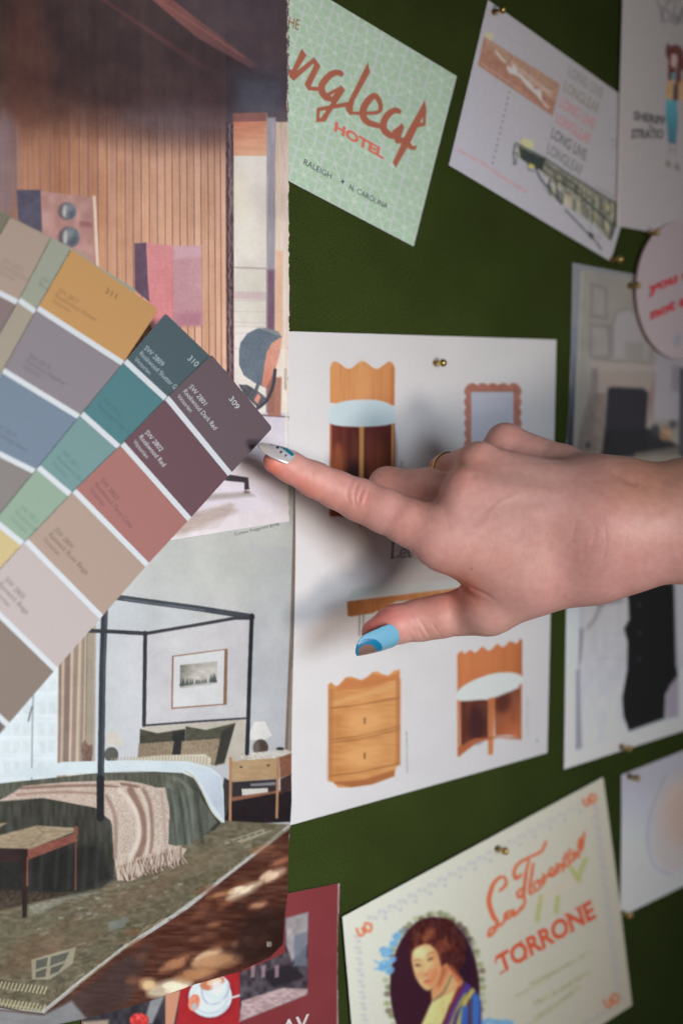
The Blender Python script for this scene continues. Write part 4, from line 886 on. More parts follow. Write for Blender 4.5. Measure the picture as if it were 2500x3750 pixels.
for k in range(40):
    b_ = .1+.84*k/39
    for a, hgt in ((.045, .9), (.955, .6)):
        q = lab(a+.008*(k % 2), b_); p.ell(q[0], q[1], 8, 8, (170, 174, 188), 0, 6, .45); q0, q1 = lab(a-.012, b_-.01), lab(a+.014, b_+.006); p.line([q0, q1], 4, (196, 176, 188), 4, .5)
    q = lab(.1+.82*k/39, .955); p.ell(q[0], q[1], 7, 7, (164, 160, 176), 0, 5, .6)
orc = (222, 108, 62)
for (a, b_), s_ in (((.075, .09), 30), ((.94, .065), 26), ((.93, .93), 30)):
    q = lab(a, b_); 
    p.line([q+np.array(w_)*s_ for w_ in ((-.9, -.1), (-.5, .7), (.1, .3), (-.2, -.2))], 9, orc, 5, .9, sm=True); p.line([q+np.array(w_)*s_ for w_ in ((.9, -.6), (.2, -.8), (.1, -.1), (.7, .2), (.9, -.3))], 9, orc, 5, .9, sm=True); p.ell(q[0], q[1], 9, 9, orc, 0, 6, .8)
p.z = G3
# oval portrait of a woman
for k in range(60):
    t_ = k/60*2*math.pi; x = 435+262*math.cos(t_); y = 620+400*math.sin(t_)
    p.ell(x+rnd.uniform(-10, 10), y+rnd.uniform(-8, 8), 18, 16, rnd.choice([(150, 158, 96), (120, 132, 84), (170, 176, 140), (110, 96, 70)]), 0, 8, .8)
p.ell(435, 630, 246, 396, (58, 22, 40), -.03, 6)
p.ell(540, 470, 100, 190, (42, 18, 38), 0, 40, .8)
bl_ = (104, 170, 222)
for x, y, a in ((175, 430, 36), (210, 380, 26), (160, 500, 40), (190, 530, 26), (235, 350, 18), (150, 415, 20), (220, 340, 20), (205, 470, 22)): p.ell(x, y, a, a*.7, bl_, -.6, 8, .9, tex=(20, 10, 10))
for q in ([(235, 350), (270, 300)], [(220, 345), (240, 310)], [(150, 500), (105, 475)], [(160, 520), (108, 520)]): p.line(q, 9, bl_, 4, .9)
for x in range(680, 870, 24): p.ell(x, 812+rnd.uniform(-8, 6), 20, 16, bl_, 0, 7, .85, tex=(20, 8, 8))
hr = (74, 28, 28)
for cx, cy, rx, ry in ((400, 320, 92, 70), (480, 340, 88, 90), (520, 430, 62, 90), (330, 380, 40, 60), (470, 430, 50, 50), (540, 500, 36, 50), (310, 440, 18, 50), (450, 290, 96, 50), (560, 400, 44, 70), (345, 330, 44, 46), (575, 470, 26, 40)): p.ell(cx, cy, rx, ry, hr, rnd.uniform(-.3, .3), 14, tex=(16, 20, 12))
for k in range(26):
    x = rnd.uniform(330, 540); y = rnd.uniform(270, 420); p.line([(x, y), (x+rnd.uniform(-30, 10), y+28), (x+rnd.uniform(-20, 30), y+62)], rnd.uniform(6, 14), rnd.choice([(120, 54, 36), (56, 20, 28), (150, 78, 46), (98, 40, 32)]), 8, .55, sm=True)
p.poly([(358, 350), (396, 296), (436, 300), (430, 350), (388, 372)], (176, 98, 56), 26, .6); p.ell(480, 395, 30, 36, (150, 74, 46), .3, 26, .6)
p.poly([(452, 520), (500, 490), (540, 540), (590, 590), (530, 710), (420, 705), (415, 640), (440, 600)], (224, 152, 94), 8); p.ell(470, 560, 26, 60, (176, 88, 50), .3, 30, .8); p.ell(520, 600, 40, 50, (236, 176, 116), .3, 36, .6); p.poly([(500, 500), (530, 500), (590, 580), (565, 606)], (186, 92, 50), 16, .7)
p.poly([(310, 452), (330, 412), (370, 388), (412, 392), (446, 432), (466, 500), (462, 560), (436, 612), (404, 636), (376, 628), (340, 582), (318, 522)], (238, 184, 122), 8, sm=True)
p.ell(352, 432, 34, 26, (250, 220, 162), 0, 26, .8); p.ell(430, 560, 30, 60, (206, 118, 70), .35, 36, .75); p.ell(440, 460, 20, 46, (214, 134, 82), -.2, 28, .7); p.ell(360, 556, 26, 20, (236, 140, 96), 0, 24, .65); p.ell(408, 540, 22, 18, (228, 136, 90), 0, 22, .5)
p.ell(342, 500, 17, 8, (96, 62, 50), .1, 8, .85); p.ell(410, 466, 18, 8, (96, 62, 50), -.5, 8, .85); p.line([(322, 478), (338, 470), (358, 476)], 6, (120, 70, 46), 6, .7, sm=True); p.line([(392, 448), (408, 434), (430, 430)], 6, (120, 70, 46), 6, .7, sm=True)
p.line([(372, 490), (364, 545), (378, 556)], 8, (214, 146, 96), 10, .7, sm=True); p.ell(388, 552, 10, 6, (176, 98, 60), -.3, 7, .8); p.ell(391, 588, 20, 7, (196, 74, 56), -.3, 6, .85); p.ell(392, 604, 16, 5, (206, 128, 84), -.3, 6, .6); p.ell(384, 570, 10, 4, (220, 150, 100), 0, 6, .5)
p.line([(425, 695), (480, 650), (525, 560)], 11, (96, 110, 88), 7, .85, sm=True)
p.poly([(420, 700), (480, 670), (540, 640), (500, 760), (470, 830), (360, 830), (400, 740)], (226, 206, 130), 7, tex=(14, 60, 10))
p.poly([(600, 590), (660, 640), (690, 700), (690, 900), (460, 900), (500, 760), (560, 640)], (70, 54, 130), 6); p.poly([(560, 620), (600, 600), (520, 760), (490, 840), (470, 840)], (122, 38, 60), 7)
for q, c, wd in (([(640, 640), (600, 700), (560, 840)], (206, 196, 74), 24), ([(600, 660), (540, 760), (515, 840)], (190, 180, 60), 18), ([(660, 680), (655, 860)], (52, 118, 200), 40), ([(600, 740), (590, 860)], (44, 102, 190), 36), ([(625, 690), (635, 860)], (106, 62, 40), 12), ([(620, 610), (560, 700), (500, 840)], (88, 54, 150), 14)): p.line(q, wd, c, 9, .9)
# olive leaves and fine print
p.z = G8
for q in ([(1000, 810), (1010, 740), (1020, 700)], [(1090, 770), (1100, 700)], [(1230, 520), (1200, 600)], [(1160, 560), (1200, 620)]): p.line(q, 22, (176, 178, 92), 10, .75)
p.line([(1010, 720), (1060, 680), (1180, 620)], 12, (228, 186, 156), 8, .6, tex=(20, 8, 12))
p.z = G3
for y, x0, x1, wd in ((0, 960, 1280, 14), (70, 880, 1150, 12), (110, 980, 1270, 20), (190, 980, 1220, 14), (230, 940, 1180, 10)):
    q = [(x0, 540+y+60), ((x0+x1)/2, 540+y-20), (x1, 540+y-110)]; p.line(q, wd, (168, 164, 112), 9, .5, tex=(40, 10, 10))
ink = Pen(p, G8); g_ = 1; og_ = (224, 104, 58)
def rb(pts, wd): ink.ribbon(pts, wd, og_, g_)
rb([(822, 668), (850, 640), (845, 605), (815, 610), (785, 650), (770, 720), (790, 790), (810, 825), (790, 870), (768, 885), (778, 850), (830, 830), (860, 780)], [12, 16, 12, 14, 20, 24, 22, 18, 14, 12, 12, 12, 10])
rb([(880, 765), (850, 775), (845, 805), (870, 795), (886, 760), (884, 790), (905, 775), (925, 745)], 12)
rb([(1042, 436), (1020, 480), (960, 510), (910, 540), (890, 580), (900, 610), (925, 590)], [12, 14, 12, 14, 16, 18, 12])
rb([(960, 520), (945, 600), (935, 680), (915, 700), (905, 680), (930, 655)], [12, 16, 18, 14, 12, 10]); rb([(935, 680), (940, 730), (915, 765), (895, 775)], 14)
rb([(982, 540), (970, 620), (965, 680), (985, 675)], [12, 15, 14, 8]); rb([(1002, 620), (985, 640), (992, 668), (1015, 650), (1005, 620), (1030, 625)], 12)
rb([(1030, 590), (1028, 640), (1045, 600), (1062, 588)], 12); rb([(1060, 600), (1082, 575), (1068, 560), (1055, 590), (1075, 600), (1095, 575)], 11)
rb([(1095, 540), (1095, 585), (1110, 545), (1122, 548), (1122, 575)], 12); rb([(1135, 490), (1130, 550), (1150, 545)], 12); rb([(1155, 470), (1150, 530), (1168, 525)], 12); rb([(1120, 520), (1170, 490)], 7)
rb([(1175, 480), (1175, 520), (1188, 490), (1200, 485), (1198, 510)], 12); rb([(1200, 470), (1215, 430), (1205, 420), (1198, 460), (1215, 470), (1225, 390)], 12)
p.z = (0, 0, 1); p.noise(2, 8, 8, 4)
candy = sheet('candy_label', [tuple(Lc[0]), tuple(lab(0, .5)), tuple(Lc[3])], [tuple(Lc[1]), tuple(lab(1, .5)+np.array((3, 0))), tuple(Lc[2])], p, .0026, .0008, SATIN, 1.34)
tagit(candy, 'cream candy label with orange lettering and an oval portrait of a woman, bottom right', 'label', 'loose papers pinned to the board')
ink = Ink(.0026); g_ = 1.35; ink.z = G3
# TORRONE with slab serifs
def serif_word(word, p0, p1, up, col, g, bold=.02):
    V, F = glyphs(word, bold); x0, x1 = V[:, 0].min(), V[:, 0].max(); p0, p1, up = map(np.array, (p0, p1, up)); 
    ink.text(word, p0, p1, up, col, g, bold=bold)
serif_word('TORRONE', (795., 545.), (1318., 235.), (-30., -92.), (214, 92, 62), g_, .035)
dr = np.array((523., -310.))/609
for f_ in (.0, .115): pass
for c0, hw in (((770, 470), 0), ):
    pass
def serif(x, y, L, sg=1): ink.ribbon([np.array((x, y))-dr*L/2, np.array((x, y))+dr*L/2], 9, (214, 92, 62), g_, sm=False, lay=.0002)
for x, y, L in ((803, 538, 34), (935, 462, 30), (1025, 406, 30), (1180, 315, 26), (905, 372, 22), (1000, 318, 22), (1150, 225, 22), (1208, 190, 20), (1290, 248, 20), (1228, 180, 18)): serif(x, y, L)
ink.ribbon([(762, 468), (772, 492)], 8, (214, 92, 62), g_, sm=False); ink.ribbon([(846, 420), (858, 440)], 8, (214, 92, 62), g_, sm=False)
ink.build('lettering', candy)

# ---------------------------------------------------------------- drawing with a pale oval
p = Print(2250, 2720, 2640, 3400, 2.5, (158, 156, 166)); p.z = A8 = (1000, 2650, .9566)
p.grad([(1320, 60), (1800, 60), (1800, 800), (1320, 800)], (142, 140, 150), (178, 188, 210), (1420, 200), (1400, 720), 3)  # lighter lower half of the paper is light falloff painted into the colour
p.ell(1550, 390, 105, 200, (160, 148, 142), .15, 60, .8); p.ell(1568, 350, 70, 110, (176, 140, 128), .1, 60, .8); p.line([(1500, 200), (1450, 320), (1430, 440), (1455, 540), (1520, 580)], 6, (118, 120, 132), 6, .6, sm=True); p.line([(1515, 230), (1468, 330), (1450, 450), (1475, 530)], 5, (160, 150, 140), 6, .6, sm=True)
ov = sheet('sketch_sheet', [(2274, 2838), (2274, 3000), (2272, 3200), (2270, 3358)], [(2620, 2702), (2620, 3186)], p, .0010, .001, MATTE, 2.45)
tagit(ov, 'pale sheet with a soft oval sketch at the right edge, beside the candy label', 'drawing', 'loose papers pinned to the board')

# ---------------------------------------------------------------- round card
c0 = P(2330, 1050, .004); cc_ = np.array([c0[0]+.0400, 0, P(2440, 1062, .004)[2]]); rad = .0402
p = Print(2290, 780, 2640, 1340, 2.0, (132, 122, 126)); p.z = G4
p.ell(1510, 1030, 40, 70, (112, 112, 124), .3, 20, .8)
nn = 96; V = [(cc_[0], -.0040, cc_[2])]; rings = 14
for r_ in range(1, rings+1):
    for k in range(nn):
        a = 2*math.pi*k/nn; V.append((cc_[0]+rad*r_/rings*math.cos(a), -.0040-.0006*(1-(r_/rings)**2), cc_[2]+rad*r_/rings*math.sin(a)))
F = [(0, 1+(k+1) % nn, 1+k) for k in range(nn)]
for r_ in range(rings-1):
    for k in range(nn): a = 1+r_*nn+k; b_ = 1+r_*nn+(k+1) % nn; F.append((a, b_, b_+nn, a+nn))
o0 = 1+(rings-1)*nn; nV = len(V)
for k in range(nn): x, y, z = V[o0+k]; V.append((x, y+.0016, z))
for k in range(nn): F.append((o0+k, o0+(k+1) % nn, nV+(k+1) % nn, nV+k))
V = np.array(V); u, v = proj(V); col = np.clip(lin(p.at(u, v))*2.9, 0, .85); col[nV:] = lin((150, 100, 60))
me = mesh_np('round_card', V, F, col)
rcard = link('round_card', me, MATTE, None, False)
tagit(rcard, 'round white card with bold red slogan, tacked at the right edge', 'round card', 'loose papers pinned to the board')
ink = Ink(.0050); ink.z = G4
ink.text('you are', (1235, 590), (1800, 360), (-14, -92), (176, 58, 66), 2.0, bold=.04, shear=.15); ink.text('not alone', (1260, 835), (1900, 560), (-14, -92), (176, 58, 66), 2.0, bold=.04, shear=.15)
ink.build('lettering', rcard)
# ---------------------------------------------------------------- brass push pins
bm_, nt_, bs = new_mat('brass'); bs.inputs['Metallic'].default_value = 1; bs.inputs['Base Color'].default_value = (.55, .38, .14, 1); bs.inputs['Roughness'].default_value = .28
def lathe(name, prof, mat, n=24, parent=None):
    V, F = [], []
    for (r, y) in prof:
        for k in range(n): a = 2*math.pi*k/n; V.append((r*math.cos(a), -y, r*math.sin(a)))
    for i in range(len(prof)-1):
        for k in range(n): F.append((i*n+k, i*n+(k+1) % n, (i+1)*n+(k+1) % n, (i+1)*n+k))
    return link(name, mesh_np(name, V, F), mat, parent)
prof_head = [(1e-5, .0042)]+[(.0021*math.sin(a), .0062-.0021*math.cos(a)) for a in np.linspace(.35, math.pi-.02, 12)]
prof_stem = [(.0016, .0), (.0017, .0006), (.0009, .0012), (.0007, .0044)]
pins = [(1822, 40, .0014, 'brass push pin through the top left corner of the art card'), (1604, 1329, .0016, 'brass push pin near the top of the catalogue page'),
        (2252, 951, .0012, 'brass push pin at the lower corner of the art card'), (2386, 852, .0024, 'brass push pin under the hand-drawn sheet, above the round card'),
        (2316, 1046, .0010, 'brass push pin at the left rim of the round card'), (2285, 2738, .0014, 'brass push pin at the bottom edge of the wedding photo'),
        (1832, 3112, .0030, 'brass push pin in the upper border of the candy label'), (2314, 2846, .0012, 'brass push pin at the top corner of the oval sketch'), (2290, 3348, .0012, 'brass push pin at the bottom corner of the oval sketch')]
proto = None
for u, v, h, lb in pins:
    q = P(u, v, h+.003)
    if proto is None:
        e = empty('push_pin', (q[0], -h, q[2]), lb, 'push pin', 'brass push pins in the board')
        a = lathe('pin_head', prof_head, bm_, parent=e); b_ = lathe('pin_shaft', prof_stem, bm_, parent=e); proto = (e, a, b_)
    else:
        e = proto[0].copy(); COL.objects.link(e); e.location = (q[0], -h, q[2]); e['label'] = lb
        for s_ in proto[1:]: c = s_.copy(); COL.objects.link(c); c.parent = e

# ---------------------------------------------------------------- fan deck of paint cards
H0 = .0235; TILT = .05
XT = P(998, 1567, H0)[0]
def deck_surf(u, v, lay):
    p_ = P(u, v, H0+lay)
    for _ in range(6): p_ = P(u, v, H0+lay+TILT*(XT-p_[..., 0]))
    return p_
def chip_mat():
    m, nt, b = new_mat('painted_card_stock')
    at = nt.nodes.new('ShaderNodeAttribute'); at.attribute_name = 'Col'
    tc = nt.nodes.new('ShaderNodeTexCoord'); n = nt.nodes.new('ShaderNodeTexNoise'); n.inputs['Scale'].default_value = 1500
    nt.links.new(tc.outputs['Object'], n.inputs['Vector'])
    mul = nt.nodes.new('ShaderNodeMixRGB'); mul.blend_type = 'MULTIPLY'; mul.inputs[0].default_value = .12
    nt.links.new(at.outputs['Color'], mul.inputs[1]); nt.links.new(n.outputs['Fac'], mul.inputs[2]); nt.links.new(mul.outputs[0], b.inputs['Base Color'])
    b.inputs['Roughness'].default_value = .48; b.inputs['Specular IOR Level'].default_value = .4
    bp = nt.nodes.new('ShaderNodeBump'); bp.inputs['Strength'].default_value = .06; bp.inputs['Distance'].default_value = .0003
    nt.links.new(n.outputs['Fac'], bp.inputs['Height']); nt.links.new(bp.outputs[0], b.inputs['Normal'])
    return m
CHIP = chip_mat()
def lerp(a, b_, t): return (a[0]+(b_[0]-a[0])*t, a[1]+(b_[1]-a[1])*t)
base_pt = deck_surf(np.array(-200.), np.array(2100.), 0)
deck = empty('paint_fan_deck', tuple(base_pt), 'fanned deck of paint colour cards held out in front of the magazine pages', 'paint swatches')
GD = .89
def chipcard(label, tl, tr, left_marks, right_marks, cols, lay, texts, band=20, bevel=8):
    """left_marks/right_marks: where each white band starts on the two long edges (as seen), tip first"""
    V, F, C = [], [], []
    def quad(pts, col, l):
        n = len(V); q = deck_surf(np.array([a[0] for a in pts], float), np.array([a[1] for a in pts], float), l)
        V.extend(q); C.extend([np.clip(lin(col)*GD, 0, .86)]*len(pts)); F.append(tuple(range(n, n+len(pts))))
    wht = (216, 224, 232)
    Lp, Rp = [tl]+left_marks, [tr]+right_marks
    def off(a, b_, d):  # move a toward b by d px
        L = math.hypot(b_[0]-a[0], b_[1]-a[1]); return (a[0]+(b_[0]-a[0])*d/L, a[1]+(b_[1]-a[1])*d/L)
    for i in range(len(Lp)-1):
        a, b_, c, d = Lp[i], Rp[i], Rp[i+1], Lp[i+1]
        col = cols[min(i, len(cols)-1)]
        if i == 0:
            quad([off(a, d, bevel*.5), off(a, b_, bevel*.5), off(b_, a, bevel), off(b_, c, bevel), off(c, b_, 0), d], col, lay)
        else: quad([off(a, d, band), off(b_, c, band), c, d], col, lay)
        if i+1 < len(Lp)-1 or True:
            d2 = off(d, (d[0]+(d[0]-a[0]), d[1]+(d[1]-a[1])), band) if i+2 >= len(Lp) else off(d, Lp[i+2], band)
            c2 = off(c, (c[0]+(c[0]-b_[0]), c[1]+(c[1]-b_[1])), band) if i+2 >= len(Rp) else off(c, Rp[i+2], band)
            quad([d, c, c2, d2], wht, lay)
    # card thickness: outline ring going back
    out = [off(tl, Lp[1], bevel*.5), off(tl, tr, bevel*.5), off(tr, tl, bevel), off(tr, Rp[1], bevel)]+Rp[1:]+[Lp[-1]]+Lp[-2:0:-1]
    us = np.array([q[0] for q in out], float); vs_ = np.array([q[1] for q in out], float)
    f_ = deck_surf(us, vs_, lay); bk = f_.copy(); bk[:, 1] += .00030
    n = len(V); V.extend(f_); V.extend(bk); C.extend([np.array((.6, .6, .58))]*(2*len(out))); k = len(out)
    for i in range(k): F.append((n+i, n+(i+1) % k, n+k+(i+1) % k, n+k+i))
    F.append(tuple(n+k+i for i in range(k)))
    me = mesh_np('paint_card', np.array(V), F, np.array(C)); o = link('paint_card', me, CHIP, None, False); adopt(o, deck); o['label'] = label
    ink = Ink(0, surf=lambda u, v, l: deck_surf(u, v, lay+l))
    for tx in texts: ink.text(*tx[:5], gain=1.0, bold=tx[5] if len(tx) > 5 else 0)
    t_ = ink.build('lettering', o)
    if t_: t_.matrix_parent_inverse = o.matrix_world.inverted() if False else Matrix.Identity(4)
    return o
def tx3(x, y): return (x*.7015, 750+y*.7015)
def tx8(x, y): return (x*.638, 1200+y*.638)
W_ = (196, 202, 208)
def block(o, d, n_, lines, col, hgt=None, bold=0):
    """lines of text: o start of the first baseline, d reading direction (px per letter-height), n_ step to the next line"""
    out = []
    for i, (s_, L, sc) in enumerate(lines):
        a = (o[0]+n_[0]*i, o[1]+n_[1]*i); dl = math.hypot(*d)
        b_ = (a[0]+d[0]/dl*L, a[1]+d[1]/dl*L); nl = math.hypot(*n_)
        up = (-n_[0]/nl*sc, -n_[1]/nl*sc); out.append((s_, a, b_, up, col, bold))
    return out
# 309
r309 = [(849, 1729), (701, 1894), (546, 2061), (379, 2252), (211, 2444), (36, 2647), (-150, 2860)]
l309 = [(619, 1450), (456, 1618), (280, 1790), (104, 1974), (-74, 2166), (-262, 2368), (-450, 2575)]
k3 = (.56, .66)
T = block(tx3(985, 952), (82, 100), (-21.5, 17), [('SW 2801', 88, 18), ('Rookwood Dark Red', 182, 18), ('Victorian', 76, 15)], W_)
T += [('309', tx3(1196, 1012), tx3(1238, 1070), (14, -11), W_, 0)]
T[-1] = ('309', tx3(1193, 1014), tx3(1232, 1070), (16, -13), W_, 0)
T += block(tx3(755, 1190), (80, 98), (-21.5, 17), [('SW 2802', 90, 18), ('Rookwood Red', 140, 18), ('Victorian', 78, 15)], W_)
gy = (126, 92, 96)
T += block(tx8(575, 880), (68, 82), (-20, 16), [('SW 2803', 92, 18), ('Rookwood Terra Cotta', 205, 18), ('Victorian', 80, 15)], gy)
gy = (132, 112, 106)
T += block(tx8(310, 1165), (72, 76), (-20, 17), [('SW 2804', 92, 19), ('Renwick Rose Beige', 200, 19), ('Victorian', 80, 16)], gy)
gy = (138, 126, 128)
T += block(tx8(25, 1450), (76, 80), (-22, 18), [('SW 2805', 96, 20), ('Renwick Beige', 150, 20), ('Victorian', 84, 16)], gy)
chipcard('topmost paint card, from dark plum and red down to beige', (775, 1299), (998, 1567), l309, r309, [(104, 90, 98), (108, 80, 90), (168, 116, 112), (176, 156, 144), (194, 184, 184), (138, 124, 116), (120, 106, 108)], .0040, T)
# 310
l310 = [(466, 1315), (307, 1508), (148, 1704), (-12, 1900), (-180, 2100)]
dd = [(240, 222), (244, 218), (252, 214), (262, 212), (270, 210)]
r310 = [(a[0]+d[0], a[1]+d[1]) for a, d in zip(l310, dd)]
T = block(tx3(752, 752), (96, 96), (-18, 20), [('SW 2809', 92, 18), ('Rookwood Shutter Green', 222, 18), ('Victorian', 78, 15)], (168, 186, 194))
T += [('310', tx3(978, 806), tx3(1022, 848), (15, -16), (176, 190, 196), 0)]
T += block(tx8(590, 420), (88, 84), (-18, 19), [('SW 2810', 84, 17), ('Rookwood Sash Green', 190, 17)], (78, 112, 122))
T += block(tx8(355, 720), (80, 80), (-18, 19), [('SW 2811', 84, 17), ('Rookwood Blue Green', 190, 17), ('Victorian', 78, 15)], (98, 134, 136))
T += block(tx8(115, 1035), (70, 66), (-18, 19), [('SW 2812', 84, 17), ('Rookwood Jade', 140, 17), ('Victorian', 78, 15)], (118, 148, 132))
chipcard('paint card second in the fan, from dark slate teal to pale green', (607, 1148), (845, 1376), l310, r310, [(76, 96, 104), (80, 128, 136), (118, 152, 154), (148, 172, 156), (206, 188, 140)], .0032, T)
# 311
l311 = [(144, 1120), (18, 1348), (-120, 1592), (-260, 1840)]
r311 = [(456, 1322), (299, 1520), (141, 1722), (0, 1930)]
T = block((212, 1068), (98, 60), (-10.5, 19), [('SW 2817', 86, 17), ('Rookwood Amber', 176, 17), ('Victorian', 74, 15)], (150, 118, 84))
T += [('311', (383, 1072), (424, 1096), (9, -20), (132, 106, 80), 0)]
T += block((106, 1308), (100, 60), (-11, 19), [('SW 2818', 86, 17), ('Renwick Heather', 170, 17), ('Victorian', 74, 15)], (116, 110, 124))
T += block((-20, 1560), (100, 60), (-11, 19), [('SW 2819', 86, 17), ('Downing Slate', 150, 17)], (104, 114, 134))
chipcard('paint card third in the fan, amber at the tip over grey and slate blue', (263, 913), (581, 1134), l311, r311, [(196, 152, 98), (140, 134, 142), (118, 136, 156), (136, 132, 130)], .0024, T)
# 312
l312 = [(76, 1090), (-60, 1330), (-200, 1570)]
T = block((150, 1024), (70, 50), (-10, 18), [('SW 2824', 80, 17), ('Renwick Golden Oak', 170, 17)], (128, 138, 128))
chipcard('paint card fourth in the fan, a narrow strip of grey green showing', (191, 868), (500, 1062), l312, [(366, 1296), (230, 1530), (90, 1760)], [(156, 162, 148), (164, 156, 142), (150, 150, 150)], .0016, T)
# 313
T = block((8, 958), (96, 50), (-10, 19), [('SW 2832', 84, 17), ('Colonial Revival', 150, 17), ('Victorian', 74, 15)], (150, 132, 124))
chipcard('paint card fifth in the fan, warm beige at the tip over mauve brown', (38, 796), (330, 940), [(-88, 1018), (-220, 1250)], [(196, 1162), (60, 1400)], [(172, 154, 142), (134, 118, 118)], .0008, T)
chipcard('last paint card of the fan, a sliver of dull olive at the photo edge', (-130, 705), (190, 870), [(-260, 930), (-380, 1160)], [(60, 1095), (-60, 1320)], [(122, 120, 102), (134, 118, 118)], .0, [])
# ---------------------------------------------------------------- the pointing hand and forearm
def pt(u, v, h, r):
    lift = min(max((u-1560)/260, 0), 1) if v > 2140 and u < 2000 else min(max((u-1260)/420, 0), 1)
    h += .017*lift
    q = P(u, v, h); return q, r*depth(q)/FPX
def chain(*js): return [pt(*j) for j in js]
index = chain((1004, 1691, .0395, 42), (1058, 1708, .041, 55), (1150, 1756, .045, 63), (1230, 1793, .049, 67), (1315, 1831, .053, 76), (1400, 1868, .058, 79), (1500, 1915, .064, 84), (1600, 1958, .070, 92))
middle = chain((1700, 1810, .072, 76), (1560, 1784, .052, 66), (1418, 1778, .036, 64), (1452, 1830, .016, 54), (1560, 1852, .016, 50), (1610, 1858, .022, 46))
ringf = chain((1745, 1695, .070, 72), (1632, 1728, .038, 61), (1636, 1790, .024, 52), (1710, 1822, .030, 46))
pinky = chain((1850, 1624, .058, 70), (1768, 1705, .040, 54), (1780, 1765, .026, 46), (1830, 1790, .034, 42))
thumb = chain((1377, 2318, .054, 55), (1446, 2287, .058, 70), (1540, 2270, .063, 75), (1610, 2257, .066, 77), (1700, 2240, .067, 83), (1788, 2224, .074, 94))
palm = [chain((1600, 1958, .070, 90), (2200, 1985, .116, 104)), chain((1700, 1805, .076, 78), (2220, 1900, .120, 104)), chain((1752, 1700, .071, 74), (2220, 1832, .114, 98)),
        chain((1850, 1624, .058, 69), (2060, 1716, .084, 82), (2215, 1797, .108, 88)), chain((1788, 2224, .074, 93), (2150, 2085, .108, 96)),
        chain((1655, 1998, .070, 92), (1900, 2080, .090, 108)), chain((1800, 1930, .056, 95), (2200, 1960, .100, 118)), chain((1840, 2080, .078, 100), (2150, 2060, .100, 106)),
        chain((2215, 1812, .110, 100), (2330, 1812, .119, 104), (2520, 1799, .135, 120), (2950, 1790, .165, 160)),
        chain((2200, 2062, .113, 110), (2330, 2040, .124, 112), (2520, 2006, .140, 124), (2950, 2000, .170, 170)),
        chain((2220, 1932, .120, 112), (2520, 1903, .143, 130), (2950, 1895, .172, 200))]
